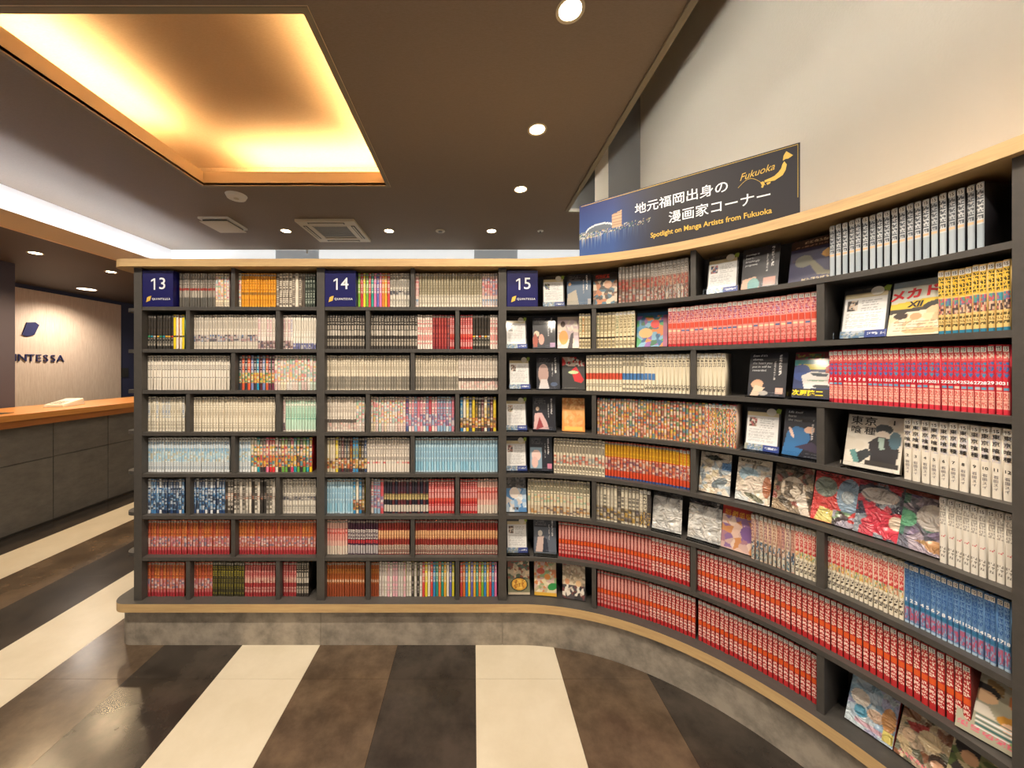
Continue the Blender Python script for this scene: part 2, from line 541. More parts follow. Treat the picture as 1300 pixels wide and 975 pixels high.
def downlight(x, y, z, label, power, col=SPOT_COL, r=0.05, glow='lamp', angle=145, blend=0.85):
    e = empty('downlight', (x, y, z), 0, label, 'downlight', 'recessed ceiling downlights')
    ring = MB()
    n = 24
    for rr, zz in ((r + 0.014, -0.001), (r + 0.014, -0.006), (r, -0.004), (r, -0.001)):
        for k in range(n):
            a = 2 * math.pi * k / n
            ring.v.append((rr * math.cos(a), rr * math.sin(a), zz))
    for i in range(4):
        for k in range(n):
            ring.f.append((i * n + k, i * n + (k + 1) % n, ((i + 1) % 4) * n + (k + 1) % n, ((i + 1) % 4) * n + k)); ring.m.append(0)
    ring.build('ring', M['plastic_cream'], e)
    MB().disc(0, 0, -0.003, -0.001, r, 24).build('lens', M[glow], e)
    if power:
        ld = bpy.data.lights.new('lamp', 'SPOT')
        ld.energy = power
        ld.color = col
        ld.spot_size = math.radians(angle)
        ld.spot_blend = blend
        ld.shadow_soft_size = 0.05
        lo = bpy.data.objects.new('lamp', ld)
        lo.location = (0, 0, -0.02)
        link(lo, e)
    return e

names = ['nearest downlight at the top edge of the photo', 'second downlight of the row, above the banner side', 'third downlight of the row, just left of the banner']
for (px, py), nm in zip(((724, 12), (682, 164), (661, 240)), names):
    x, y = cpos(px, py)
    downlight(x, y, CEIL, 'bright ' + nm, SPOT_W * 0.6)
for (px, py), nm in zip(((624, 293), (494, 293), (363, 293)), ('above bookcase 14, nearest the banner', 'just right of the ceiling air conditioner', 'between the emergency light and air conditioner')):
    x, y = cpos(px, py)
    downlight(x, y, CEIL, 'small far downlight ' + nm, SPOT_W * 0.6)
# the same rows carry on over the viewer's head
for x in (0.43,):
    for i, y in enumerate((0.79, -0.01, -1.6)):
        downlight(x, y, CEIL, 'downlight of the banner row overhead, %s in front of the frame' % ('first', 'second', 'third')[i], SPOT_W * (0.8 if i else 0.6))
for j, x in enumerate((-0.42, -1.6, -2.9)):
    downlight(x, 0.85, CEIL, ('overhead downlight facing the middle bay', 'overhead downlight facing the left bay', 'overhead downlight nearest the reception side')[j], SPOT_W)
# soffit lights
for i, (px, py) in enumerate(((45, 321), (141, 345))):
    x, y = cpos(px, py, 1.13)
    downlight(x, y, SOF, 'warm soffit spotlight over the counter, ' + ('nearer the pillar' if i == 0 else 'nearer the bookcase end'), SPOT_W * 0.7, (1, 0.72, 0.42), r=0.045)
x, y = cpos(97, 367, 1.13)
downlight(x + 0.15, y, SOF, 'broad pale downlight washing the ash wood panel', SPOT_W * 0.9, (1, 0.9, 0.8), r=0.10, glow='lamp_soft')

x, y = cpos(426, 292)
ac = empty('ceiling_air_conditioner', (x, y, CEIL), 0, 'square cream ceiling cassette air conditioner with dark grille', 'air conditioner')
h = 0.322
a_ = MB()
for (x0, x1, y0, y1) in ((-h, h, -h, -h + 0.13), (-h, h, h - 0.13, h), (-h, -h + 0.13, -h + 0.13, h - 0.13), (h - 0.13, h, -h + 0.13, h - 0.13)):
    a_.box(x0, x1, y0, y1, -0.03, 0)
a_.build('frame', M['plastic_cream'], ac, bevel=0.004)
g_ = h - 0.13
MB().box(-g_, g_, -g_, g_, -0.022, -0.005).build('grille', M['plastic_grey'], ac)
for (x0, x1, y0, y1) in ((-0.2, 0.2, -h + 0.035, -h + 0.075), (-0.2, 0.2, h - 0.075, h - 0.035), (-h + 0.035, -h + 0.075, -0.2, 0.2), (h - 0.075, h - 0.035, -0.2, 0.2)):
    o = MB().box(x0, x1, y0, y1, -0.0325, -0.029).build('outlet', M['plastic_dark'], ac)
    wx, wy = (x1 - x0), (y1 - y0)
    MB().box(x0 + 0.012, x1 - 0.012, y0 + 0.012, y1 - 0.012, -0.036, -0.031).build('louvre', M['plastic_cream'], o)
for i in range(7):
    yy = -g_ + 0.03 + i * (2 * g_ - 0.06) / 6
    MB().box(-g_ + 0.01, g_ - 0.01, yy - 0.004, yy + 0.004, -0.025, -0.022).build('grille_bar', M['plastic_cream'] if i in (0, 6) else M['plastic_grey'], ac)

x, y = cpos(300, 248)
sp = empty('smoke_detector', (x, y, CEIL), 0, 'round white detector disc on the ceiling beside the coffer', 'detector')
MB().disc(0, 0, -0.03, 0, 0.075, 32, r2=0.09).build('cover', M['plastic_white'], sp)
MB().disc(0.0, 0.0, -0.034, -0.03, 0.022, 20).build('sensor', M['plastic_cream'], sp)
x, y = cpos(284, 283)
em = empty('emergency_light', (x, y, CEIL), 0, 'flat rectangular emergency light unit hung below the ceiling', 'ceiling unit')
MB().box(-0.15, 0.15, -0.16, 0.16, -0.05, -0.042).build('diffuser', M['plastic_cream'], em)
MB().box(-0.13, 0.13, -0.14, 0.14, -0.042, -0.02).build('body', M['plastic_dark'], em)
MB().box(-0.16, 0.16, -0.17, 0.17, -0.02, 0).build('mounting_plate', M['plastic_white'], em)
x, y = cpos(559, 293)
de = empty('ceiling_detector', (x, y, CEIL), 0, 'unlit small round plate between two far downlights', 'detector')
MB().disc(0, 0, -0.008, 0, 0.055, 24).build('plate', M['plastic_cream'], de)
MB().disc(0, 0, -0.016, -0.008, 0.025, 20).build('sensor', M['plastic_grey'], de)
x, y = cpos(686, 293)
sk = empty('sprinkler', (x, y, CEIL), 0, 'tiny sprinkler head on the ceiling next to the banner', 'sprinkler')
MB().disc(0, 0, -0.006, 0, 0.035, 20).build('escutcheon', M['plastic_white'], sk)
MB().disc(0, 0, -0.03, -0.006, 0.008, 12).build('stem', M['plastic_grey'], sk)
MB().disc(0, 0, -0.034, -0.03, 0.018, 16).build('deflector', M['plastic_grey'], sk)
x, y = cpos(391, 318)
pr = empty('motion_sensor', (x, y, CEIL), 0, 'small white globe sensor where ceiling meets the grey wall panel', 'sensor')
MB().disc(0, 0, -0.01, 0, 0.03, 16).build('base', M['plastic_white'], pr)
bm = bmesh.new(); bmesh.ops.create_uvsphere(bm, u_segments=16, v_segments=10, radius=0.03)
me = bpy.data.meshes.new('globe'); bm.to_mesh(me); bm.free(); me.materials.append(M['plastic_white'])
o = bpy.data.objects.new('globe', me); o.location = (0, 0, -0.033); link(o, pr)

# ------------------------------------------------------------------ bookcases
SHELF = [1.9095, 1.671, 1.4376, 1.200, 0.966, 0.7286, 0.493]       # top faces
LEDGE0, LEDGE1 = 0.204, 0.251
CORN0, CORN1 = 2.129, 2.171
FLOORS = SHELF + [LEDGE1]         # standing height of rows 1..8
TH = 0.02
DB = 0.225                        # depth of the shelves
PT = 0.022                        # half thickness of the posts
S_A, S_B = S_LEFT, -0.862 - S0X   # left edge of 13, post 13|14
def bookcase(label, s0, s1, posts, odd, even):
    x, y, rz = place((s0 + s1) / 2, DB / 2)
    e = empty('bookcase', (x, y, LEDGE1), 0, label, 'bookcase', 'numbered manga bookcases')
    def put(name, mb_):
        o = mb_.build(name, M['case'], e)
        o.location = (-x, -y, -LEDGE1)
        fix_normals(o)
        return o
    for a, b in posts:
        put('post', sweep(a, b, 0.0, DB + 0.012, LEDGE1, CORN0))
    put('back_panel', sweep(s0, s1, DB, DB + 0.012, LEDGE1, CORN0))
    for z in SHELF:
        put('shelf', sweep(s0, s1, 0.003, DB, z - TH, z))
    tops = [CORN0] + [z - TH for z in SHELF]
    for r in range(8):
        for c in (odd if r % 2 == 0 else even):
            put('divider', sweep(c - 0.011, c + 0.011, 0.006, DB, FLOORS[r], tops[r]))
    return e
def sx(px): return (px - VX) / F * 2.0 - S0X
bc13 = bookcase('tall dark bookcase bay marked 13 at the left end', S_A + 2 * PT, S_B - PT, [(S_A, S_A + 2 * PT), (S_B - PT, S_B + PT)], [sx(295)], [sx(237.5), sx(352)])
bookcase('straight dark bookcase bay marked 14 between bays 13 and 15', S_B + PT, -PT, [(-PT, PT)], [sx(523.5)], [sx(466.5), sx(580.5)])
bookcase('curved dark bookcase bay marked 15 sweeping toward the viewer', PT, S_END - 2 * PT, [(S_END - 2 * PT, S_END)],
         [s_at(880, 0.006)], [s_at(754, 0.006), s_at(1041.5, 0.006)])
o = tag(MB().prism(board_outline(-0.03, DB + 0.02, -2.035, 0.085, S_END), CORN0, CORN1).build('bookcase_cornice', M['wood_edge']),
        'long oak-edged top board running along all the bookcases', 'cornice')
fix_normals(o)
o = tag(MB().prism(board_outline(-0.03, DB + 0.02, -2.035, 0.085, S_END), LEDGE0, LEDGE1, 0, 1).build('bookcase_ledge', [M['wood_edge'], M['case']]),
        'long base board with oak edge below the lowest books', 'ledge')
fix_normals(o)
pl = empty('plinth', (-0.9, 2.1, 0), 0, 'mottled grey stone-look plinth carrying the bookcases', 'plinth')
def plp(mb_):
    o = mb_.build('plinth_panel', M['plinth'], pl); o.location = (0.9, -2.1, 0); fix_normals(o)
pm = MB()
xl, r, y0, y1, xr = -2.012, 0.075, 2.0, 2.0 + DB, -1.905
pts = [(xl + r - r * math.cos(a), y0 + r - r * math.sin(a)) for a in np.linspace(0, math.pi / 2, 9)] + [(xr, y0), (xr, y1)] + \
      [(xl + r - r * math.sin(a), y1 - r + r * math.cos(a)) for a in np.linspace(0, math.pi / 2, 9)]
plp(pm.prism(pts, 0, LEDGE0))
plp(sweep(xr - S0X + 0.0008, S_B - 0.001, 0, 0.02, 0, LEDGE0))
plp(sweep(S_B + 0.001, -0.001, 0, 0.02, 0, LEDGE0))
plp(sweep(0.001, S_END, 0, 0.02, 0, LEDGE0))
# rounded display shelves on the open end of bay 13
for i, z in enumerate(SHELF):
    xl, r, y0, y1, xr = -2.03, 0.06, 2.05, 2.0 + DB, -1.916
    pts = [(xl + r - r * math.cos(a), y0 + r - r * math.sin(a)) for a in np.linspace(0, math.pi / 2, 9)] + [(xr, y0), (xr, y1)] + \
          [(xl + r - r * math.sin(a), y1 - r + r * math.cos(a)) for a in np.linspace(0, math.pi / 2, 9)]
    o = fix_normals(MB().prism(pts, z - TH, z).build('end_shelf', M['case'], bc13))
    o.location = -bc13.location

# ------------------------------------------------------------------ number blocks
def number_block(txt, px0, px1, right_label):
    s0, s1 = s_at(px0, 0.004), s_at(px1, 0.004)
    x, y, rz = place((s0 + s1) / 2, 0.004)
    w = (s1 - s0) / 2
    e = empty('number_block', (x, y, FLOORS[0]), rz, right_label, 'sign block', 'navy bay number blocks')
    MB().box(-w, w, 0, 0.10, 0, 0.205).build('block', M['navy'], e, bevel=0.002)
    text_obj('number', e, txt[1], 0.092, 'ink_white', 0.028, 0.128, offset=0.0005)
    o = link(bpy.data.objects.new('number', one_mesh(0.092, 'ink_white')), e)
    o.location = (-0.026, -0.001, 0.128); o.rotation_euler = (math.pi / 2, 0, 0)
    lg = MB()
    lg.v = [(-0.064 + dx, -0.0015, 0.026 + dz) for dx, dz in ((0, 0), (0.014, 0.004), (0.021, 0.032), (0.007, 0.028))] + \
           [(-0.057 + dx, -0.001, 0.030 + dz) for dx, dz in ((0, 0), (0.016, 0.004), (0.023, 0.032), (0.007, 0.028))]
    lg.f = [(0, 1, 2, 3), (4, 5, 6, 7)]; lg.m = [0, 0]
    lg.build('emblem', M['ink_gold'], e)
    text_obj('lettering', e, 'QUINTESSA', 0.0165, 'ink_white', 0.021, 0.043, spacing=1.25)
number_block('13', 180.5, 219.5, 'navy block numbered thirteen at the left end of the top shelf')
number_block('14', 411.5, 451.5, 'navy block numbered fourteen beside rainbow-coloured spines')
number_block('15', 643.5, 683.0, 'navy block numbered fifteen where the curved bay begins')

# ------------------------------------------------------------------ printing of spines and covers
def pick(c, rg):
    if isinstance(c, (list, tuple)):
        c = c[rg.integers(len(c))]
    return hx(c)

def glyph_block(img, r0, r1, c0, c1, n, col, rg, dens=0.58):
    """a column of n dense little characters"""
    rows = np.linspace(r0, r1, n + 1)
    for k in range(n):
        a, b = int(round(rows[k])), int(round(rows[k + 1]))
        if b - a > 2: b -= 1
        if b <= a: continue
        mask = rg.random((b - a, c1 - c0)) < dens
        img[a:b, c0:c1][mask] = col

STY = {
 # bay 13 / 14 and small rows
 'grayred': dict(bg=['#a59c92', '#b5aca0', '#8f887f'], b=[(.42, .5, '#9a3a34'), (.70, 1, ['#5d5a55', '#6a655e'])], t=[(.12, .4, '#5c5550', 5)]),
 'pastel': dict(bg=['#ecd9cf', '#e8c9c4', '#cfe0d4', '#f0dcc0', '#e9e2da', '#f0e4c8'], a=[(.1, .75, ['#e6737a', '#7fc0a4', '#f2c06a', '#e9a8b4', '#f5efe6', '#f5efe6', '#9fc6d8'])], t=[(.75, .97, '#8a8078', 5)]),
 'orange': dict(bg='#eda52a', t=[(.12, .5, '#b06a18', 6), (.75, .93, '#c27a1c', 4)], b=[(.55, .62, '#9a6a30')]),
 'browndot': dict(bg=['#e6dccb', '#5d5148'], t=[(.1, .95, ['#4a3f38', '#efe6d6'], 9)]),
 'greenblack': dict(bg='#39423a', t=[(.1, .9, '#c6cfc0', 9)]),
 'blackdot': dict(bg='#2e2a26', b=[(.60, .65, ['#2f8a5a', '#d8a53a', '#c0452a', '#2f8aa0', '#b9b2a8'])], t=[(.68, .96, '#cfc6b4', 6), (.1, .55, '#4d4036', 6)]),
 'bright1': dict(bg=['#8a93d8', '#f09a3c', '#a6d8c0', '#f2d21e', '#e8e0d0'], b=[(.61, .64, '#5a4a30')]),
 'whitegray': dict(bg='#dcd3c6', t=[(.1, .55, '#a89e92', 8), (.78, .96, '#b0a699', 4)], a=[(.58, .77, ['#5a7fb0', '#c08a88', '#3a3844', '#d9cfc4', '#d9cfc4'])]),
 'whitepink': dict(bg=['#eae1d8', '#e9dcd6'], t=[(.12, .62, ['#d0a0a4', '#a8a4b8', '#c9b9a6'], 6)], a=[(.75, .98, ['#6a4a48', '#e4dad0', '#c8a0a0', '#3f3d52'])]),
 'whiteblue': dict(bg='#eae4da', t=[(.12, .7, '#cfc4b4', 6)], a=[(.82, 1, ['#4a4c86', '#6a6c9e', '#e4ded4'])]),
 'white2': dict(bg='#e8e0d4', t=[(.09, .2, '#4a4440', 2), (.26, .42, '#8c847a', 4), (.60, .65, '#5a524c', 1)], b=[(.70, 1, '#ded5c8')]),
 'brightdark': dict(bg=['#1f5f7a', '#6a2f48', '#5a2430', '#7a86b8', '#1f9a7a', '#d85a3a', '#2fa84a', '#d8c41e', '#1f8ab0', '#c8303a', '#3a3a44', '#a05a3a'], t=[(.12, .5, '#efe8dc', 5)], a=[(.5, .8, ['#e8c03a', '#d86a4a', '#3a8a6a', '#e8e0d0'])]),
 'creamblue': dict(bg='#e3dccb', t=[(.1, .6, ['#7f90ae', '#a89a80'], 7), (.7, .95, '#a69a88', 4)]),
 'cream': dict(bg='#e6dcc8', t=[(.1, .62, '#b8aa94', 7), (.72, .95, '#a79a86', 4)]),
 'mint': dict(bg='#e6e6d8', b=[(.3, .95, '#bfe0cc'), (.62, .66, '#5fb09a')], t=[(.1, .6, '#8fbfa8', 7)]),
 'lightblue': dict(bg='#e2e6e8', t=[(.1, .4, '#6f9cc4', 5), (.72, .95, '#8fa0b0', 4)], a=[(.3, .7, ['#8fc4e4', '#b8dcee', '#e8ecee', '#c8b898'])]),
 'multi': dict(bg=['#d8303a', '#e8c41e', '#2f9aa8', '#e87a9a', '#3a3438', '#e8e0d4', '#6aa84a', '#c83a6a'], a=[(.2, .85, ['#d83a3a', '#f0c83a', '#2f8ab0', '#e8e0d0', '#3a3034', '#e88a3a'])], t=[(.1, .5, '#f0e8dc', 5)]),
 'blue': dict(bg=['#2f4a78', '#e0e4ea', '#24304a', '#4a86c0'], a=[(.25, .9, ['#2f6aa8', '#8fb8dc', '#e6eaee', '#2a2f48', '#1f2838'])], t=[(.1, .4, '#e8ecf0', 5)]),
 'graymix': dict(bg=['#cfc8bc', '#5a544e', '#a8a298', '#34302e', '#dcd4c6'], t=[(.1, .9, ['#3a3634', '#e8e0d4'], 10)], a=[(.4, .6, ['#8a8680', '#b05a3a', '#d8d0c4', '#5a5a5e'])]),
 'graywhite': dict(bg='#ddd6ca', t=[(.1, .5, '#6a645e', 6), (.75, .95, '#8a847c', 4)], a=[(.5, .62, ['#3a3a4a', '#8a8480', '#ddd6ca'])]),
 'orangered': dict(bg='#c25a3a', b=[(.08, .48, ['#c8683a', '#cf7a3c', '#c05a3e']), (.80, 1, '#a8303a')], t=[(.1, .46, '#7e3a26', 7), (.8, .96, '#d88a8a', 4)], a=[(.48, .78, ['#d8a0a0', '#e8d8d0', '#c05a6a', '#5a6a8a', '#c86a4a'])]),
 'blackyellow': dict(bg='#3a3624', t=[(.1, .45, '#c8b82a', 6), (.5, .95, '#8a8024', 6)]),
 'darkred': dict(bg='#a03438', t=[(.1, .6, '#e0b0a4', 7), (.72, .95, '#dcc0b4', 4)], a=[(.45, .6, ['#c8a08a', '#8a2a30', '#d8c0b0'])]),
 'blackwhite': dict(bg='#3a3430', t=[(.1, .42, '#e6dccb', 5), (.66, .96, '#d8cdbb', 5)], b=[(.45, .60, ['#c0b8ac', '#a8a094'])]),
 'rainbow': dict(bg=['#d84a4a', '#7fb83a', '#e8b03a', '#2f9a8a', '#e87ab0', '#e8d83a', '#6a6ab8', '#e8803a', '#3a8ac8', '#f0e4d0'], t=[(.12, .6, '#f4ece0', 6)]),
 'graylow': dict(bg='#b5aa90', b=[(.62, 1, '#dcd3c2')], t=[(.1, .6, '#7f765f', 8), (.66, .95, '#a39a8a', 4)]),
 'pinkred': dict(bg='#e6cfc4', a=[(.12, .65, ['#d86a6a', '#e8a8a0', '#e6cfc4', '#7f94b8'])], t=[(.7, .95, '#4f7fa8', 4)]),
 'whitered': dict(bg='#e6d6cc', t=[(.1, .9, '#d0605c', 8)]),
 'red': dict(bg='#c03034', t=[(.1, .55, '#f0dcd4', 6), (.7, .95, '#e8d0c8', 3)], b=[(.56, .66, '#d8584a')]),
 'deepred': dict(bg=['#8e2a30', '#7a2630', '#6a3a44'], t=[(.1, .9, '#c05a4a', 8)]),
 'creamgray': dict(bg='#dfd4c0', b=[(.60, .97, ['#a59c8e', '#8f887d'])], t=[(.1, .5, '#aa9f8c', 7), (.62, .95, '#6f6a62', 5)]),
 'whitelined': dict(bg='#e2d8cb', t=[(.1, .6, '#b5a79a', 7)], b=[(.66, .74, '#5f5652')], a=[(.74, .95, ['#b5aca4', '#d8a8a0', '#e2d8cb'])]),
 'darkmulti': dict(bg=['#2f2c2e', '#d8ccb0', '#3a4a6a', '#e8e0d0', '#5a2a30', '#3a8ac0', '#e0c83a', '#443c38'], t=[(.1, .7, ['#e8dcc8', '#c8a03a'], 7)], a=[(.6, .9, ['#e8e0d4', '#3a3638', '#c05a3a', '#d8b04a'])]),
 'pinkblue': dict(bg=['#e8dcd4', '#d88a9a', '#8fb0cc', '#e8c0c4', '#c8d8e0', '#4a5a8a', '#c8505a'], a=[(.5, .85, ['#d86a7a', '#8fb8d0', '#f0e8e0', '#6a5a8a'])], t=[(.1, .5, '#c05a6a', 6)]),
 'whitepink2': dict(bg='#e6dcd0', t=[(.1, .65, '#8f8680', 7)], b=[(.70, .76, ['#d86a6a', '#e6a8a0', '#d8d0c8'])]),
 'skyblue': dict(bg='#b9d6e6', t=[(.15, .7, '#7fb0cf', 7)], b=[(.7, .95, ['#8fc4de', '#a8d0e4'])]),
 'navygold': dict(bg=['#22202e', '#5e2630', '#232a40', '#2a2230'], b=[(.42, .60, ['#7f6f4a', '#a08a58']), (.74, .96, '#cfc6ba')], t=[(.42, .6, '#d8c890', 3), (.1, .38, '#3a3444', 5)]),
 'redwave': dict(bg=['#8e2c2a', '#94342c'], b=[(.30, .52, '#cf8e62'), (.72, .97, '#cfc2b0')], t=[(.28, .55, '#e8c090', 4), (.74, .95, '#6a3430', 4)]),
 'pinkwave': dict(bg='#e6b8ac', b=[(.25, .6, '#c8504a'), (.75, 1, '#ddd0c0')], t=[(.28, .6, '#eec8bc', 4)]),
 'navyred': dict(bg='#4a2440', b=[(.28, .55, '#ddd4cc'), (.58, .68, '#b8343c'), (.72, .97, '#b5aeb0')], t=[(.28, .55, '#3a2a3c', 4)]),
 'orangebrown': dict(bg='#b0602e', t=[(.1, .45, '#7a3818', 6), (.5, .6, '#f0e0d0', 1)], b=[(.62, 1, '#9a4a2c'), (.2, .32, '#c88a3a')]),
 'zebra': dict(bg=['#ece4dc', '#ece4dc', '#3a3436', '#f0b8c4', '#c8d83a', '#dcd4cc'], t=[(.1, .4, '#a09490', 4), (.55, .9, '#bfb4ae', 5)]),
 # curved bay 15
 'silverart': dict(bg='#b0a8a0', a=[(.35, .62, ['#a83a34', '#c89a80', '#8a7a6a']), (.62, .98, ['#6a5a50', '#c8b8a0', '#8a3a34', '#a8a8a8'])], t=[(.12, .4, '#6a6460', 5)]),
 'silver': dict(side='#1e1c20', bg=['#c2c6ca', '#b4babf', '#cbcfd2'], t=[(.12, .55, '#5a5f67', 6)], b=[(.62, .97, ['#aab4bd', '#b2bcc4', '#a2aeb8'])], dot=(.58, '#d8b890'), gap=0.84),
 'ivory': dict(bg='#e2d3ae', t=[(.12, .62, ['#b0703a', '#7f8a6a', '#8a7a58'], 7), (.78, .95, '#5f5240', 3)], dot=(.70, '#3a3024')),
 'salmon': dict(bg='#e0938a', b=[(.40, .54, '#d2503c'), (.93, 1, '#c22c34')], t=[(.10, .40, '#b24e5c', 5), (.68, .92, '#c8504a', 5)], a=[(.10, .38, ['#e6b0a4', '#d87a7a', '#a88ab8', '#e8c0b0', '#e09a90'])], dot=(.60, ['#e8d0a8', '#4f6a9a', '#e6cfae'])),
 'yellow': dict(bg='#e0bf7a', t=[(.11, .42, '#3f3a22', 5), (.74, .9, '#5f5230', 3)], a=[(.45, .56, ['#d05a4a', '#3a9aa8', '#6a6a9a', '#d85a7a', '#4aa87a']), (.56, .70, ['#3a3034', '#e8c8a8', '#c86a5a', '#e8c8a8', '#5a4a4a'])], b=[(.10, .42, ['#d8b23a', '#dcb848']), (.95, 1, '#2f7a98')]),
 'ivorytype': dict(bg='#e4d9c0', t=[(.10, .35, '#5f564a', 4), (.78, .95, '#4a4238', 3)]),
 'ivoryred': dict(bg='#e4d9c0', t=[(.10, .35, '#5f564a', 4), (.78, .95, '#4a4238', 3)], b=[(.50, .68, '#d0523c')]),
 'ivoryblue': dict(bg='#e4d9c0', t=[(.10, .35, '#5f564a', 4), (.78, .95, '#4a4238', 3)], b=[(.50, .68, '#4a78b0')]),
 'hearts': dict(bg='#cc3040', b=[(.10, .24, '#d86a68'), (.68, .92, '#eeb4a4'), (.92, .95, '#d8384a')], t=[(.12, .22, '#e8d0c0', 2), (.25, .50, ['#3f6fae', '#4a6fa4', '#3f8ab0'], 5), (.69, .91, '#d0605c', 5)], dot=(.63, ['#a8bccc', '#7fa4c4', '#d8c0b0', '#5f9ab8']), num=.555),
 'artmix': dict(bg=['#d8a83a', '#d05a3a', '#5f8a4a', '#3a7a9a', '#e8c8b0', '#c83a4a'], a=[(.05, 1, ['#d84a34', '#e8b83a', '#4a8a5a', '#3a7aa8', '#eee0cc', '#e88a4a', '#7a3a3a', '#e8b0a8', '#f0e4d4'])]),
 'white_tall': dict(bg='#e4dccf', a=[(.12, .5, ['#e4dccf', '#d4cad0', '#c8c8d0', '#ded2bc', '#e4dccf'])]),
 'ivorydots': dict(bg='#e6dcc6', t=[(.08, .46, '#4f463c', 5), (.72, .96, '#4a4238', 3)], a=[(.48, .72, ['#d88a7a', '#e6dcc6', '#8ab0b0', '#e6dcc6', '#c8503a'])]),
 'yellowred': dict(bg='#cf4a2a', b=[(.08, .40, ['#e0b22a', '#d8a826']), (.94, 1, '#2f4f8a')], t=[(.10, .38, '#b87a1e', 4), (.40, .46, '#f0e0d0', 1)], a=[(.46, .78, ['#b03a3a', '#e0c8b0', '#5a3a5a', '#d86a3a', '#e8e0d4'])]),
 'white_re': dict(bg='#dfd9cf', t=[(.12, .42, '#a8a29a', 3), (.55, .62, '#c86a6a', 1), (.75, .92, '#8a847c', 3)]),
 'ivoryart': dict(bg=['#e4d9bf', '#e0d4bc'], t=[(.08, .40, '#4a4a3a', 6)], a=[(.42, .65, ['#e0b0a0', '#e4d9bf', '#8ab8a0', '#e4d9bf', '#e8c88a']), (.75, .98, ['#e4d9bf', '#5a4f58', '#e4d9bf', '#c88a4a'])]),
 'monoart': dict(bg=['#dcd2bc', '#3a3634', '#c8beac', '#504a48', '#dcd2bc'], t=[(.1, .7, ['#3a3634', '#b8ae9c'], 7)], a=[(.6, .95, ['#3a3436', '#dcd2bc', '#c89a3a', '#6a6478'])]),
 'slimart': dict(bg=['#cfae98', '#c89a8a', '#b8a8a0', '#d8c0a8'], t=[(.12, .55, ['#a0685a', '#8a5a6a'], 6)], a=[(.58, .78, ['#3f6a8a', '#d8b09a', '#3a3034', '#e8d8c8']), (.78, .98, ['#d8ccb8', '#4a6a7a', '#b8a898'])], gap=0.80),
 'redwhite': dict(bg='#e6dcc8', b=[(.08, .50, '#cc4a4a')], t=[(.10, .48, '#eec4b4', 4), (.68, .95, '#3a2f2a', 3)], a=[(.50, .64, ['#e0c04a', '#e6dcc8', '#5a8a6a', '#d88a6a', '#e6dcc8'])]),
 'bluetitle': dict(bg=['#5f86b4', '#6a90ba', '#587fae'], t=[(.10, .55, '#2f5a98', 5)], b=[(.66, .72, '#2f6f98'), (.97, 1, '#a8c0d4')], a=[(.74, .95, ['#c04a6a', '#5f86b4', '#a85a78', '#8fb0cc'])], num=.61),
 'cook': dict(side='#5e2620', bg='#b9292d', t=[(.09, .50, '#f2d6c8', 6), (.62, .90, '#f0d0c4', 4)], b=[(.50, .60, '#e05a24')]),
}

def paint_spine(style, nu, nv, rg):
    sp_ = STY[style]
    rs = np.random.default_rng(sum(map(ord, style)) * 7 + nu)      # lettering repeats through a series
    img = np.empty((nv, nu, 3)); img[:] = pick(sp_['bg'], rg)
    R = lambda v: int(round(v * nv))
    for v0, v1, c in sp_.get('b', []):
        img[R(v0):max(R(v1), R(v0) + 1)] = pick(c, rg)
    for v0, v1, pal in sp_.get('a', []):
        a, b = R(v0), max(R(v1), R(v0) + 1)
        n = b - a
        k = max(1, n // 2)
        P_ = np.array([hx(c) for c in pal])
        idx = rg.integers(len(P_), size=(k + 1, max(1, nu // 2) + 1))
        rr = np.minimum((np.arange(n) * (k + 1) / n).astype(int), k)
        cc = np.minimum((np.arange(nu) / 2).astype(int), idx.shape[1] - 1)
        art = P_[idx[rr][:, cc]]
        img[a:b] = art * 0.72 + art.mean(0).mean(0) * 0.28 if nu > 4 else art * 0.6 + P_.mean(0) * 0.4
    for v0, v1, c, n in sp_.get('t', []):
        c0, c1 = (max(1, nu // 5), nu - max(1, nu // 5)) if nu > 4 else (0, nu)
        if nu <= 4:
            col = pick(c, rg)
            a, b = R(v0), R(v1)
            mask = rs.random((b - a, nu)) < 0.62
            mask &= (np.arange(nu) == nu // 2)[None, :] | (rs.random((b - a, nu)) < 0.3)
            img[a:b][mask] = img[a:b][mask] * 0.35 + col * 0.65
        else:
            glyph_block(img, R(v0), R(v1), c0, c1, n, pick(c, rg), rs)
    if 'dot' in sp_:
        v, c = sp_['dot']
        rr = max(1, R(0.022))
        img[R(v) - rr:R(v) + rr, max(0, nu // 5):nu - nu // 5] = pick(c, rg)
    if nu <= 4:      # small label seen from far
        a, b = R(0.015), max(R(0.075), R(0.015) + 1)
        img[a:b] = hx('#d8d4cc'); img[a:b, nu // 2] = hx('#8a8680')
    return img

def lin_arr(a):
    return np.where(a <= 0.04045, a / 12.92, ((a + 0.055) / 1.055) ** 2.4)

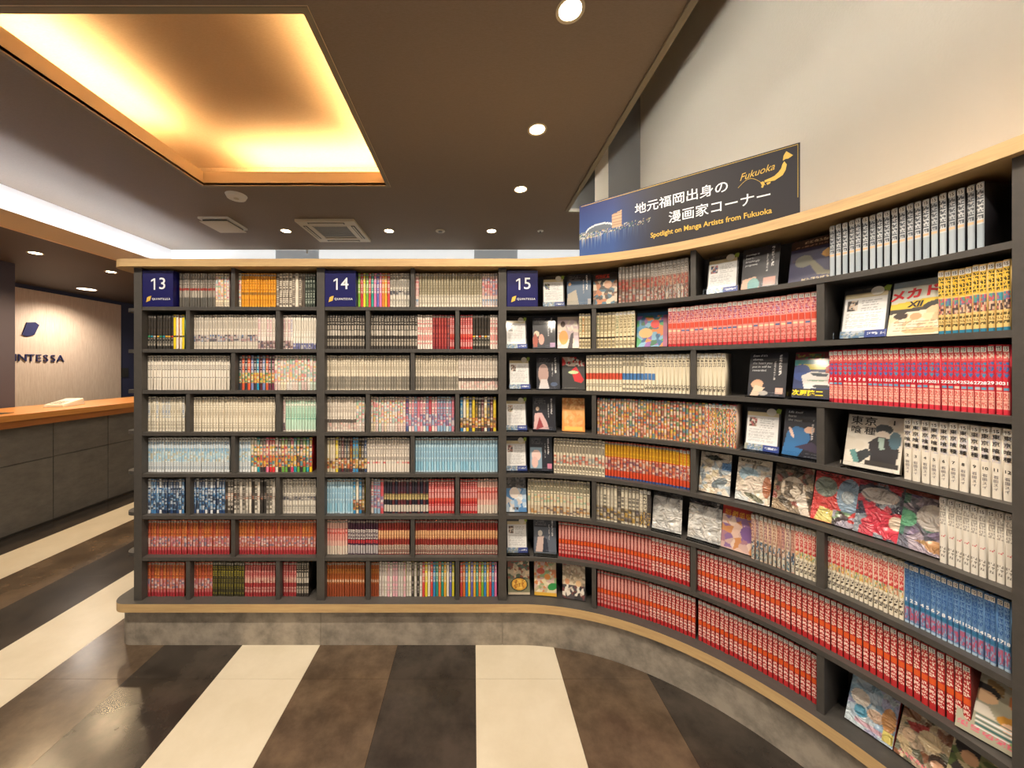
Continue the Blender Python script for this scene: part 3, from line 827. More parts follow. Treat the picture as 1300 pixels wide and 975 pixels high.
def grid_mesh(img, w, h, prof=0.0, y=0.0):
    """vertices and faces of a printed front of w x h; img rows run top to bottom; prof rounds the vertical edges"""
    nv, nu, _ = img.shape
    us = np.linspace(0, 1, nu + 1)
    if prof and nu > 2:
        us = np.concatenate([[0, 0.10], np.linspace(0.10, 0.90, nu - 1)[1:-1], [0.90, 1.0]]) if nu > 3 else np.array([0, 0.12, 0.88, 1.0])
    dy = prof * (np.abs(us - 0.5) * 2) ** 6
    zs = np.linspace(h, 0, nv + 1)
    V = np.zeros((nv + 1, nu + 1, 3))
    V[:, :, 0] = (us - 0.5)[None, :] * w
    V[:, :, 1] = y + dy[None, :]
    V[:, :, 2] = zs[:, None]
    i = np.arange(nv)[:, None] * (nu + 1) + np.arange(nu)[None, :]
    Fc = np.stack([i + nu + 1, i + nu + 2, i + 1, i], -1).reshape(-1, 4)
    return V.reshape(-1, 3), Fc, lin_arr(img).reshape(-1, 3)

def quads_box(x0, x1, y0, y1, z0, z1, skip=()):
    V = np.array([(x0, y0, z0), (x1, y0, z0), (x1, y1, z0), (x0, y1, z0), (x0, y0, z1), (x1, y0, z1), (x1, y1, z1), (x0, y1, z1)])
    Fs = dict(b=(0, 3, 2, 1), t=(4, 5, 6, 7), f=(0, 1, 5, 4), r=(1, 2, 6, 5), k=(2, 3, 7, 6), l=(3, 0, 4, 7))
    return V, np.array([v for k, v in Fs.items() if k not in skip]), [k for k in Fs if k not in skip]

def make_print_mesh(name, V, Fc, C, mats, mi=None):
    me = bpy.data.meshes.new(name)
    me.vertices.add(len(V)); me.vertices.foreach_set('co', np.asarray(V, dtype=np.float32).ravel())
    me.loops.add(len(Fc) * 4); me.loops.foreach_set('vertex_index', np.asarray(Fc, dtype=np.int32).ravel())
    me.polygons.add(len(Fc)); me.polygons.foreach_set('loop_start', np.arange(0, len(Fc) * 4, 4, dtype=np.int32))
    me.update(calc_edges=True)
    at = me.color_attributes.new('print', 'FLOAT_COLOR', 'CORNER')
    c4 = np.ones((len(Fc), 4, 4), dtype=np.float32); c4[:, :, :3] = np.asarray(C)[:, None, :]
    at.data.foreach_set('color', c4.ravel())
    for mm in (mats if isinstance(mats, (list, tuple)) else [mats]):
        me.materials.append(mm)
    if mi is not None:
        me.polygons.foreach_set('material_index', np.asarray(mi, dtype=np.int32))
    me.validate()
    return me

PAGE = lin_arr(hx('#cdc0a6'))
BD = 0.115          # book depth
def book_arrays(style, w, h, nu, nv, rg, near):
    img = paint_spine(style, nu, nv, rg)
    V, Fc, C = grid_mesh(img, w, h, prof=0.0045 if near else 0.004)
    Vs, Fs, Cs = [V], [Fc], [C]
    side = lin_arr(pick(STY[style].get('side', STY[style]['bg']), rg))
    n = len(V)
    if near:        # cover: two boards and the spine strip, the pages are a part of their own
        for x0, x1 in ((-w / 2, -w / 2 + 0.0012), (w / 2 - 0.0012, w / 2)):
            v, f, ks = quads_box(x0, x1, 0.003, BD, 0, h)
            Vs.append(v); Fs.append(f + n); Cs.append(np.tile(side, (len(f), 1))); n += 8
        v, f, ks = quads_box(-w / 2, w / 2, 0.003, 0.0042, 0, h, skip=('f', 'l', 'r'))
        Vs.append(v); Fs.append(f + n); Cs.append(np.tile(side, (len(f), 1))); n += 8
    else:
        v, f, ks = quads_box(-w / 2, w / 2, 0.002, BD, 0, h, skip=('f',))
        Vs.append(v); Fs.append(f + n); Cs.append(np.array([PAGE if k == 't' else side for k in ks])); n += 8
    return np.concatenate(Vs), np.concatenate(Fs), np.concatenate(Cs)

# runs of books: row, px from, px to, style, count (None = by thickness), height, description
RUNS = []
def run(row, x0, x1, style, n=None, h=0.196, desc=None, **kw):
    RUNS.append(dict(row=row, x0=x0, x1=x1, style=style, n=n, h=h, desc=desc, **kw))
# bay 13
run(1, 227, 273, 'grayred', 14); run(1, 273, 291, 'pastel', 5); run(1, 299, 306, 'pastel', 2); run(1, 306, 350, 'orange', 13); run(1, 350, 387, 'browndot', 9); run(1, 387, 400, 'greenblack', 4)
run(2, 187, 220, 'blackdot', 9); run(2, 220, 234, 'bright1', 4); run(2, 241, 327, 'whitegray', 25); run(2, 327, 349, 'whitepink', 6); run(2, 355.5, 372, 'whitepink', 5); run(2, 372, 401, 'whiteblue', 9)
run(3, 187, 291, 'white2', 29); run(3, 299, 348, 'brightdark', 13); run(3, 348, 401, 'pastel', 14)
run(4, 187, 234, 'creamblue', 13); run(4, 241, 349, 'cream', 30); run(4, 355.5, 362, 'whitepink', 2); run(4, 362, 401, 'mint', 11)
run(5, 187, 291, 'lightblue', 29); run(5, 299, 318, 'lightblue', 5); run(5, 318, 396, 'multi', 20)
run(6, 187, 234, 'blue', 13); run(6, 241, 285, 'blue', 12); run(6, 285, 349, 'graymix', 17); run(6, 355.5, 401, 'graywhite', 12)
run(7, 187, 291, 'orangered', 29); run(7, 299, 401, 'orangered', 29)
run(8, 187, 234, 'orangered', 12); run(8, 241, 269, 'orangered', 8); run(8, 269, 310, 'blackyellow', 12); run(8, 310, 349, 'darkred', 11); run(8, 355.5, 376, 'darkred', 6); run(8, 376, 392, 'blackwhite', 5)
# bay 14
run(1, 454, 495, 'rainbow', 12); run(1, 495, 520, 'graywhite', 7); run(1, 527, 532, 'pinkred', 1); run(1, 532, 612, 'graylow', 23); run(1, 612, 632, 'pinkred', 6)
run(2, 414.5, 463, 'blackwhite', 14); run(2, 470, 530, 'blackwhite', 17); run(2, 530, 549, 'whitered', 6); run(2, 549, 571, 'deepred', 6); run(2, 571, 577, 'red', 2); run(2, 584, 600, 'red', 5); run(2, 600, 622, 'blackdot', 6); run(2, 622, 632, 'whitered', 3)
run(3, 414.5, 520, 'creamgray', 31); run(3, 527, 582, 'creamgray', 17); run(3, 582, 632, 'whitelined', 15)
run(4, 414.5, 452, 'whitelined', 11); run(4, 452, 463, 'pastel', 3); run(4, 470, 515, 'pastel', 13); run(4, 515, 577, 'pinkblue', 17); run(4, 584, 630, 'darkmulti', 12)
run(5, 414.5, 466, 'darkmulti', 14); run(5, 466, 520, 'whitepink2', 16); run(5, 527, 632, 'skyblue', 31)
run(6, 414.5, 448, 'skyblue', 10); run(6, 448, 463, 'darkmulti', 4); run(6, 470, 487, 'pinkblue', 4); run(6, 487, 544, 'navygold', 16); run(6, 544, 577, 'red', 9); run(6, 584, 606, 'red', 7); run(6, 606, 632, 'pinkwave', 7)
run(7, 414.5, 441, 'pinkwave', 8); run(7, 441, 480, 'navyred', 12); run(7, 480, 520, 'redwave', 12); run(7, 527, 545, 'redwave', 6); run(7, 545, 632, 'redwave', 26)
run(8, 414.5, 463, 'orangebrown', 15); run(8, 470, 481, 'orangebrown', 4); run(8, 481, 536, 'zebra', 16); run(8, 536, 577, 'rainbow', 12); run(8, 584, 631, 'rainbow', 14)
# bay 15
run(1, 785, 874, 'silverart', 19, desc='grey red-banded volumes on the top shelf under the banner')
run(1, 1052, 1250, 'silver', 20, desc='silver-spined volumes on the top shelf at far right')
run(2, 735, 750, 'ivory', 4, desc='ivory volumes left of the first second-shelf divider'); run(2, 757, 806, 'ivory', 10, desc='ivory volumes right of the first second-shelf divider')
run(2, 848, 1037, 'salmon', 29, desc='salmon-pink volumes filling the middle of the second shelf')
run(2, 1190, 1283, 'yellow', 10, desc='yellow-titled volumes at the right end of the second shelf')
run(3, 744, 790, 'ivoryred', 11, desc='ivory red-patched volumes on the third shelf'); run(3, 790, 832, 'ivoryblue', 9, desc='ivory blue-patched volumes on the third shelf')
run(3, 832, 876, 'ivorytype', 9, desc='plain ivory volumes left of the third-shelf divider'); run(3, 884, 921, 'ivorytype', 7, desc='plain ivory volumes right of the third-shelf divider')
run(3, 1052, 1282, 'hearts', 31, desc='red volumes with blue titles at the third shelf right end')
run(4, 758, 935, 'artmix', 46, desc='colourful art-spined volumes on the fourth shelf')
run(4, 1146, 1286, 'white_tall', 11, h=0.200, desc='white kanji-titled volumes at the fourth shelf right end')
run(5, 703, 768, 'ivorydots', 16, desc='ivory dotted volumes on the fifth shelf'); run(5, 768, 876, 'yellowred', 26, desc='yellow-topped red volumes on the fifth shelf')
run(5, 1192, 1286, 'white_re', 9, h=0.200, desc='plain white volumes at the fifth shelf right end')
run(6, 670, 749, 'ivoryart', 19, desc='ivory art-spined volumes on the sixth shelf'); run(6, 757, 826, 'monoart', 15, desc='black and ivory volumes on the sixth shelf')
run(6, 953, 1009, 'slimart', 10, desc='slim dark-gapped volumes beside the orange cover'); run(6, 1009, 1036, 'redwhite', 5, desc='red and ivory volumes left of the sixth-shelf divider')
run(6, 1050, 1147, 'redwhite', 16, desc='red and ivory volumes right of the sixth-shelf divider'); run(6, 1147, 1282, 'bluetitle', 18, desc='blue numbered volumes at the sixth shelf right end')
run(7, 709, 876, 'cook', None, desc='red volumes left of the seventh-shelf divider'); run(7, 885, 1233, 'cook', None, desc='red volumes right of the seventh-shelf divider')
run(8, 758, 883, 'cook', None, desc='red volumes in the first half of the bottom row'); run(8, 886, 1037, 'cook', None, desc='red volumes in the second half of the bottom row')

ONES = ['', 'first', 'second', 'third', 'fourth', 'fifth', 'sixth', 'seventh', 'eighth', 'ninth', 'tenth', 'eleventh', 'twelfth', 'thirteenth', 'fourteenth', 'fifteenth',
        'sixteenth', 'seventeenth', 'eighteenth', 'nineteenth']
TENS = {2: ('twentieth', 'twenty'), 3: ('thirtieth', 'thirty'), 4: ('fortieth', 'forty'), 5: ('fiftieth', 'fifty'), 6: ('sixtieth', 'sixty'), 7: ('seventieth', 'seventy'), 8: ('eightieth', 'eighty'), 9: ('ninetieth', 'ninety')}
def ordinal(n):
    if n < 20: return ONES[n]
    t_, o_ = divmod(n, 10)
    return TENS[t_][0] if o_ == 0 else TENS[t_][1] + '-' + ONES[o_]

BOOKS = []
for R_ in RUNS:
    s0, s1 = s_at(R_['x0']), s_at(R_['x1'])
    n = R_['n'] or max(1, round((s1 - s0) * (RC + 0.035) / RC / 0.0172))
    for k in range(n):
        s = s0 + (s1 - s0) * (k + 0.5) / n
        dd = 0.035 + float(rng.uniform(-0.002, 0.003))
        x, y, rz = place(s, dd)
        wid = (s1 - s0) / n * ((RC + 0.035) / RC if s > LEAD else 1.0)
        near_px = abs(px_of(s + (s1 - s0) / n / 2, 0.035) - px_of(s - (s1 - s0) / n / 2, 0.035)) * F * R_['h'] / y
        BOOKS.append(dict(run=R_, k=k, n=n, x=x, y=y, rz=rz, w=wid * STY[R_['style']].get('gap', 0.94), h=R_['h'] + float(rng.uniform(-0.0015, 0.0015)), area=near_px))
order = sorted(range(len(BOOKS)), key=lambda i: -BOOKS[i]['area'])
NEAR = set(order[:300])
print('books', len(BOOKS), 'triangle budget ok')

def make_label_mesh(wl):
    key = ('lab', round(wl, 4))
    if key in _tc: return _tc[key]
    mb_ = MB()
    hl = 0.0145
    mb_.box(-wl / 2, wl / 2, 0, 0.0004, 0, hl, 0)
    tm_ = text_mesh('5', 0.0135, 'ink_black', offset=0.0002, depth=0.0)
    b = len(mb_.v)
    sc_ = min(1.0, wl * 0.86 / 0.0148)
    for me_, dx in ((tm_, 0.0034), (one_mesh(0.0135, 'ink_black'), -0.0044)):
        b = len(mb_.v)
        for v in me_.vertices:
            mb_.v.append(((v.co.x + dx) * sc_, -0.0003, hl / 2 + v.co.y))
        for p_ in me_.polygons:
            if abs(p_.normal.z) > 0.5:
                mb_.f.append(tuple(b + i for i in p_.vertices)); mb_.m.append(1)
    _tc[key] = mb_.mesh('shelf_label', [M['label'], M['ink_black']])
    return _tc[key]

stuffV, stuffF, stuffC, nst = [], [], [], 0
pgs = {}
for i, B in enumerate(BOOKS):
    R_ = B['run']
    z = FLOORS[R_['row'] - 1]
    rg = np.random.default_rng(1000 + i)
    near = i in NEAR
    if near:
        V, Fc, C = book_arrays(R_['style'], B['w'], B['h'], 9, 52, rg, True)
        me = make_print_mesh('manga_volume', V, Fc, C, M['spine'])
        o = bpy.data.objects.new('manga_volume', me)
        o.location = (B['x'], B['y'], z)
        o.rotation_euler = (0, 0, B['rz'])
        link(o)
        tag(o, '%s from left of the %s' % (ordinal(B['k'] + 1), R_['desc']), 'manga volume', 'manga volumes shelved spine out')
        key = (R_['desc'])
        if key not in pgs:
            pgs[key] = MB().box(-B['w'] / 2 + 0.0013, B['w'] / 2 - 0.0013, 0.0043, BD - 0.002, 0.002, B['h'] - 0.005).mesh('page_block', M['paper'])
        pb = bpy.data.objects.new('page_block', pgs[key]); link(pb, o)
        lb = bpy.data.objects.new('shelf_label', make_label_mesh(round(B['w'] * 0.84, 3)))
        lb.location = (0, -0.0006, B['h'] - 0.019); link(lb, o)
        st = STY[R_['style']]
        if 'num' in st:
            num = B['k'] + 1
            text_obj('volume_number', o, str(num), 0.0145 if num < 10 else 0.0125, 'ink_white', 0, B['h'] * (1 - st['num']), y=-0.0006, offset=0.0003)
        if R_['style'] == 'white_tall':
            for q_, ch in enumerate('東京喰種'):
                text_obj('title_character', o, ch, 0.0145, 'ink_black', 0, B['h'] * 0.86 - q_ * 0.0195, y=-0.0006)
            text_obj('volume_number', o, str(B['k'] + 2), 0.0125, 'ink_black', 0, B['h'] * 0.40, y=-0.0006)
            for q_, ch in enumerate('石田スイ'):
                text_obj('author_character', o, ch, 0.0095, 'ink_grey', 0, B['h'] * 0.30 - q_ * 0.0115, y=-0.0006)
    else:
        V, Fc, C = book_arrays(R_['style'], B['w'] * 0.95, B['h'], 3, 40, rg, False)
        c_, s_ = math.cos(B['rz']), math.sin(B['rz'])
        W = np.empty_like(V)
        W[:, 0] = B['x'] + V[:, 0] * c_ - V[:, 1] * s_
        W[:, 1] = B['y'] + V[:, 0] * s_ + V[:, 1] * c_
        W[:, 2] = z + V[:, 2]
        stuffV.append(W); stuffF.append(Fc + nst); stuffC.append(C); nst += len(V)
me = make_print_mesh('shelved_manga', np.concatenate(stuffV), np.concatenate(stuffF), np.concatenate(stuffC), M['spine'])
o = bpy.data.objects.new('shelved_manga', me)
link(o)
tag(o, 'hundreds of manga packed spine out across bays 13, 14 and the far curve', 'books', kind='stuff')

# ------------------------------------------------------------------ face-out covers and cards
def draw(ops, nu=48, nv=68, seed=0):
    rg = np.random.default_rng(seed)
    img = np.ones((nv, nu, 3))
    X, Y = np.meshgrid((np.arange(nu) + 0.5) / nu, (np.arange(nv) + 0.5) / nv)
    def sub(x0, y0, x1, y1):
        return slice(int(round(y0 * nv)), max(int(round(y1 * nv)), int(round(y0 * nv)) + 1)), slice(int(round(x0 * nu)), max(int(round(x1 * nu)), int(round(x0 * nu)) + 1))
    for op in ops:
        k = op[0]
        if k == 'bg': img[:] = hx(op[1])
        elif k == 'r':
            a, b = sub(*op[1:5]); img[a, b] = hx(op[5])
        elif k == 'e':
            cx, cy, rx, ry_, c = op[1:6]; rot = math.radians(op[6]) if len(op) > 6 else 0
            dx, dy = (X - cx), (Y - cy) * nv / nu
            u = dx * math.cos(rot) + dy * math.sin(rot); v = -dx * math.sin(rot) + dy * math.cos(rot)
            img[(u / rx) ** 2 + (v / (ry_ * nv / nu)) ** 2 < 1] = hx(c)
        elif k == 'p':
            pts = op[1]; m_ = np.zeros(X.shape, bool); j = len(pts) - 1
            for i in range(len(pts)):
                xi, yi = pts[i]; xj, yj = pts[j]
                m_ ^= ((yi > Y) != (yj > Y)) & (X < (xj - xi) * (Y - yi) / (yj - yi + 1e-9) + xi)
                j = i
            img[m_] = hx(op[2])
        elif k == 'n':
            x0, y0, x1, y1, pal, cell, amt = op[1:8]
            a, b = sub(x0, y0, x1, y1)
            h_, w_ = img[a, b].shape[:2]
            P_ = np.array([hx(c) for c in pal])
            gx, gy = max(2, int((x1 - x0) / cell) + 2), max(2, int((y1 - y0) * nv / nu / cell) + 2)
            pts = rg.random((gx * gy, 2)); ci = rg.integers(len(P_), size=gx * gy)
            xs, ys_ = np.meshgrid(np.linspace(0, 1, w_), np.linspace(0, 1, h_))
            asp = (y1 - y0) * nv / ((x1 - x0) * nu)
            d = (xs[..., None] - pts[:, 0]) ** 2 + ((ys_[..., None] - pts[:, 1]) * asp) ** 2
            img[a, b] = img[a, b] * (1 - amt) + P_[ci[d.argmin(-1)]] * amt
        elif k == 'l':
            x0, y0, x1, y1, n, c = op[1:7]
            for i in range(n):
                yy = y0 + (y1 - y0) * i / max(1, n - 1)
                a, b = sub(x0, yy, x1 - (0.25 * (x1 - x0) * rg.random()), yy + 0.9 / nv)
                sl = img[a, b]; m_ = rg.random(sl.shape[:2]) < 0.75
                sl[m_] = sl[m_] * 0.4 + hx(c) * 0.6
        elif k == 'g':
            x0, y0, x1, y1, nx, ny, c = op[1:8]
            for i in range(nx):
                for j in range(ny):
                    wx, wy = (x1 - x0) / nx, (y1 - y0) / ny
                    a, b = sub(x0 + i * wx, y0 + j * wy, x0 + (i + 0.8) * wx, y0 + (j + 0.8) * wy)
                    sl = img[a, b]; m_ = rg.random(sl.shape[:2]) < 0.62
                    sl[m_] = hx(c)
    return img

def smooth_front(img, w, h, y=0.0):
    """printed sheet whose colours sit on the vertices"""
    nv, nu, _ = img.shape
    us = np.linspace(-0.5, 0.5, nu); zs = np.linspace(1, 0, nv)
    V = np.zeros((nv, nu, 3)); V[:, :, 0] = us[None, :] * w; V[:, :, 1] = y; V[:, :, 2] = zs[:, None] * h
    i = np.arange(nv - 1)[:, None] * nu + np.arange(nu - 1)[None, :]
    Fc = np.stack([i + nu, i + nu + 1, i + 1, i], -1).reshape(-1, 4)
    return V.reshape(-1, 3), Fc, lin_arr(img).reshape(-1, 3)

def sheet_object(name, img, w, h, material, parent, y=0.0):
    V, Fc, C = smooth_front(img, w, h, y)
    me = bpy.data.meshes.new(name)
    me.vertices.add(len(V)); me.vertices.foreach_set('co', V.astype(np.float32).ravel())
    me.loops.add(len(Fc) * 4); me.loops.foreach_set('vertex_index', Fc.astype(np.int32).ravel())
    me.polygons.add(len(Fc)); me.polygons.foreach_set('loop_start', np.arange(0, len(Fc) * 4, 4, dtype=np.int32))
    me.update(calc_edges=True)
    at = me.color_attributes.new('print', 'FLOAT_COLOR', 'POINT')
    c4 = np.ones((len(V), 4), dtype=np.float32); c4[:, :3] = C
    at.data.foreach_set('color', c4.ravel())
    me.materials.append(M[material])
    o = bpy.data.objects.new(name, me)
    return link(o, parent)

_sm = {}
def stand(x, y, z, rz, tilt, label):
    e = empty('display_stand', (x, y, z), rz, label, 'display stand', 'clear acrylic display stands')
    if not _sm:
        _sm['b'] = MB().box(-0.066, 0.066, -0.026, 0.03, 0.0, 0.003).mesh('base', M['acrylic'])
        _sm['l'] = MB().box(-0.066, 0.066, -0.029, -0.026, 0.0, 0.028).mesh('front_lip', M['acrylic'])
        _sm['k'] = MB().box(-0.05, 0.05, 0.0, 0.003, 0.0, 0.13).mesh('back_rest', M['acrylic'])
    link(bpy.data.objects.new('base', _sm['b']), e); link(bpy.data.objects.new('front_lip', _sm['l']), e)
    o = link(bpy.data.objects.new('back_rest', _sm['k']), e)
    o.location = (0, 0.024, 0.004); o.rotation_euler = (-tilt, 0, 0)
    return e

NC = [0]
def faceout(row, px, ops, label, name='display_cover', cat='cover', mat_='cover', tilt=14, w=0.124, h=0.19, th=0.016, d=0.045, st=None, spine='#3a3438', extra=None, turn=0.0):
    NC[0] += 1
    s = s_at(px, d)
    x, y, rz = place(s, d)
    z = FLOORS[row - 1]
    a = math.radians(tilt)
    lift = 0.0035 if st else 0.0
    e = empty(name, (x, y, z + lift + th * math.sin(a) + 0.0008), rz + turn, label, cat, 'books and cards shown face out', rx=-a)
    sheet_object('front_print', draw(ops, seed=NC[0]), w, h, mat_, e)
    if th > 0.008:
        c = mat('cover_board_%d' % NC[0], spine, 0.4)
        MB().box(-w / 2, w / 2, 0.0004, 0.0014, 0, h).box(-w / 2, w / 2, th - 0.001, th, 0, h).box(w / 2 - 0.001, w / 2, 0.0014, th - 0.001, 0, h).build('cover', c, e)
        MB().box(-w / 2 + 0.003, w / 2 - 0.001, 0.0014, th - 0.001, 0.002, h - 0.003).build('page_block', M['paper'], e)
    else:
        MB().box(-w / 2, w / 2, 0.0004, th, 0, h).build('board', M['board_black'], e)
    if extra: extra(e, w, h)
    if st:
        stand(x, y, z, rz + turn, a, st)
    return e

# the white profile cards with their round badge
PHOTO = ['#8a6a5a', '#3a3434', '#c8a890', '#5a6a3a', '#2f4a80', '#b05a5a']
def card(row, px, where, pc=0, **kw):
    ops = [('bg', '#15141a'), ('g', .2, .03, .62, .06, 14, 1, '#4a4030'), ('r', .04, .12, .93, .86, '#d2c49a'), ('r', .04, .2, .93, .86, '#e6e6e6'),
           ('r', .1, .25, .34, .46, '#cfc8c0'), ('n', .1, .25, .34, .46, [PHOTO[pc % 6], PHOTO[(pc + 1) % 6], '#d8ccc0', '#2a2628'], .07, .9),
           ('l', .42, .27, .85, .45, 5, '#6a6a70'), ('l', .1, .52, .88, .78, 8, '#8a8a90'), ('r', 0, .86, 1, 1, '#2c3f86'),
           ('n', 0, .86, .55, 1, ['#8aa0b4', '#c8ccd0', '#5f7f98', '#a8a890'], .06, .9), ('g', .6, .9, .95, .95, 9, 1, '#dfe4f0')]
    def extra(e, w, h):
        # built in the plane of the card, facing the viewer
        r = 0.0165
        b = MB(); n = 20
        cx, cz = 0.028, h * 0.90
        b.v = [(cx + r * math.cos(2 * math.pi * k / n), y_, cz + r * math.sin(2 * math.pi * k / n)) for y_ in (-0.003, -0.0012) for k in range(n)]
        b.f = [tuple(range(n))] + [(k, k + n, (k + 1) % n + n, (k + 1) % n) for k in range(n)]
        b.m = [0] * (n + 1)
        b.build('badge', M['plastic_white'], e)
        lf = MB()
        lf.v = [(cx + 0.010, -0.002, cz + 0.004), (cx + 0.030, -0.002, cz - 0.006), (cx + 0.034, -0.002, cz + 0.014), (cx + 0.022, -0.002, cz + 0.018)]
        lf.f = [(0, 1, 2, 3)]; lf.m = [0]
        lf.build('badge_ribbon', M['green'], e)
    return faceout(row, px, ops, 'white profile card with round badge, ' + where, 'profile_card', 'card', 'cover', 13, w=0.120, h=0.19, th=0.005,
                   st='acrylic stand under the profile card, ' + where, extra=extra, **kw)

card(1, 703, 'first on the top curved shelf', 3)
card(2, 656, 'first on the second curved shelf', 1)
card(3, 660, 'first on the third curved shelf', 0)
card(4, 656, 'first on the fourth curved shelf', 2)
card(5, 656, 'first on the fifth curved shelf', 5)
card(7, 657, 'first on the seventh curved shelf', 0)
card(1, 916, 'top shelf below the banner', 4)
card(2, 1094, 'second shelf left of the racing cover', 1)
card(4, 966, 'fourth shelf left of the blue quote panel', 5)

# the dark panels with white quotations
def quote(row, px, where, fig, lines=None, **kw):
    ops = [('bg', '#1b1c28')] + ([] if lines else [('l', .08, .07, .6, .2, 4, '#b8b4b0')]) + fig + \
          [('g', .80, .06, .88, .52, 1, 8, '#eceaea'), ('g', .66, .2, .73, .62, 1, 9, '#c8c6c8'), ('l', .55, .9, .9, .96, 2, '#8a8890')]
    def extra(e, w, h):
        for i, t_ in enumerate(lines or []):
            text_obj('quotation_line', e, t_, 0.0125, 'ink_white', -w * 0.42, h * (0.93 - 0.085 * i), align='LEFT', shear=0.25)
    return faceout(row, px, ops, 'dark quotation panel with white lettering, ' + where, 'quotation_panel', 'panel', 'cover', 13, w=0.130, h=0.194, th=0.005,
                   st='acrylic stand under the dark quotation panel, ' + where, extra=extra, **kw)
quote(1, 735, 'second on the top curved shelf', [('r', 0, .24, 1, .95, '#3f5f80'), ('p', [(.0, .95), (.05, .62), (.38, .5), (.5, .95)], '#b5aa98'), ('e', .12, .32, .06, .05, '#e0b080'), ('r', .85, .8, .98, .95, '#a8a4a8')])
quote(2, 691, 'second on the second curved shelf', [('e', .18, .55, .12, .09, '#d8c8b0'), ('p', [(0, .72), (.12, .52), (.24, .7), (.2, .95), (.05, .95)], '#a04a38'), ('e', .38, .72, .12, .16, '#e0a090'), ('r', .76, .82, .95, .95, '#b090b0')])
quote(3, 696, 'second on the third curved shelf', [('e', .3, .45, .2, .2, '#d8b8b0'), ('e', .3, .55, .22, .26, '#b89890'), ('p', [(.1, .98), (.2, .7), (.45, .7), (.55, .98)], '#d0c8c8'), ('e', .75, .85, .14, .06, '#4a5a78')])
quote(4, 691, 'second on the fourth curved shelf', [('e', .22, .34, .1, .09, '#2a2024'), ('e', .22, .37, .07, .06, '#e8cdb8'), ('p', [(.05, .95), (.1, .5), (.4, .48), (.62, .75), (.7, .95)], '#d8b0b0'), ('p', [(.15, .98), (.3, .6), (.48, .9)], '#9a3a40')])
quote(5, 687, 'second on the fifth curved shelf', [('r', .05, .32, .55, .92, '#8aa4b8'), ('e', .3, .55, .2, .16, '#e8c8c0'), ('e', .24, .75, .14, .16, '#e0b8b0'), ('r', .78, .78, .95, .92, '#d0809a')])
quote(7, 692, 'second on the seventh curved shelf', [('r', .05, .28, .98, .98, '#59606e'), ('e', .3, .45, .1, .08, '#e0d8d0'), ('p', [(.1, .95), (.2, .55), (.45, .52), (.6, .95)], '#c8b0a8'), ('p', [(.4, .95), (.45, .55), (.6, .6), (.66, .95)], '#2a3040')])
quote(1, 963, 'top shelf beside the banner end', [('p', [(0, .98), (.05, .75), (.4, .7), (.5, .98)], '#c8a08a'), ('e', .34, .9, .16, .16, '#6a9a98'), ('r', .6, .76, .92, .95, '#a8786a')], ['', 'journey is', 'heart-', 'breakingly', 'poignant.'])
quote(3, 972, 'third shelf left of the rainbow cover', [('e', .25, .72, .16, .1, '#d8a888', -20), ('p', [(.08, .98), (.2, .74), (.45, .8), (.3, .98)], '#e0c0a8'), ('e', .42, .92, .12, .05, '#b8b0a8'), ('r', .72, .8, .92, .93, '#d8b0a0')], ["Even if it's", 'clumsy,', 'the heart you', 'put in will be', 'rewarded.'])
quote(4, 1018, 'fourth shelf against the divider', [('p', [(.0, .98), (.1, .5), (.3, .36), (.6, .42), (.66, .6), (.4, .98)], '#2f6aa0'), ('e', .62, .42, .12, .07, '#e0b8a0', -20), ('e', .2, .5, .04, .12, '#e0c0b0', -20), ('p', [(.3, .8), (.7, .66), (.95, .8), (.9, .88)], '#3a3048'), ('g', .84, .82, .96, .95, 2, 2, '#e8e8e8')], ['Life itself', 'hurts', 'the most.'])

# manga covers: plain stand-ins of the same colours
def cover(row, px, label, ops, **kw):
    return faceout(row, px, ops, label, **kw)
cover(1, 768, 'dark cover with red title on the top shelf left of grey spines', [('bg', '#2a2426'), ('n', 0, .25, 1, 1, ['#8a5a3a', '#d8c8b0', '#3a6a80', '#2a2426', '#c87a4a', '#e0d0b8'], .16, .95), ('g', .1, .06, .7, .2, 4, 1, '#c83a2a'), ('e', .62, .38, .16, .12, '#d8a888')])
cover(2, 722, 'beige cover with orange patch on the second shelf', [('bg', '#d8c8b8'), ('n', 0, .1, 1, 1, ['#d8c8b8', '#b8a0a8', '#e0d8cc', '#c8b0b8'], .2, .8), ('e', .25, .24, .1, .1, '#4a3028'), ('e', .28, .66, .2, .22, '#e0a050'), ('p', [(.45, 1), (.6, .55), (.72, .5), (.66, 1)], '#3a3034'), ('r', .75, .6, .95, .95, '#d8c0c8')])
cover(2, 827, 'green and blue cover between ivory and salmon spines', [('bg', '#2f5a80'), ('n', 0, .1, 1, 1, ['#2f5a80', '#4a9a5a', '#d8803a', '#7aa8c0', '#3a6a4a', '#8a5a9a', '#4a8ab0'], .18, .95), ('e', .6, .35, .14, .12, '#d83a34'), ('e', .3, .6, .22, .14, '#d8b070'), ('r', .85, .1, 1, 1, '#9a5a78')], w=0.145, d=0.05)
cover(3, 728, 'black cover with red shape at the centre of third shelf', [('bg', '#2e2c2c'), ('n', 0, 0, 1, .3, ['#c8262a', '#e0d8d0', '#2e2c2c', '#c8b0a0'], .14, .95), ('p', [(.4, .42), (.62, .3), (.95, .7), (.85, .8), (.55, .75)], '#d0222c'), ('e', .5, .48, .22, .05, '#cfe0a8'), ('l', .1, .94, .9, .96, 1, '#8a8880')])
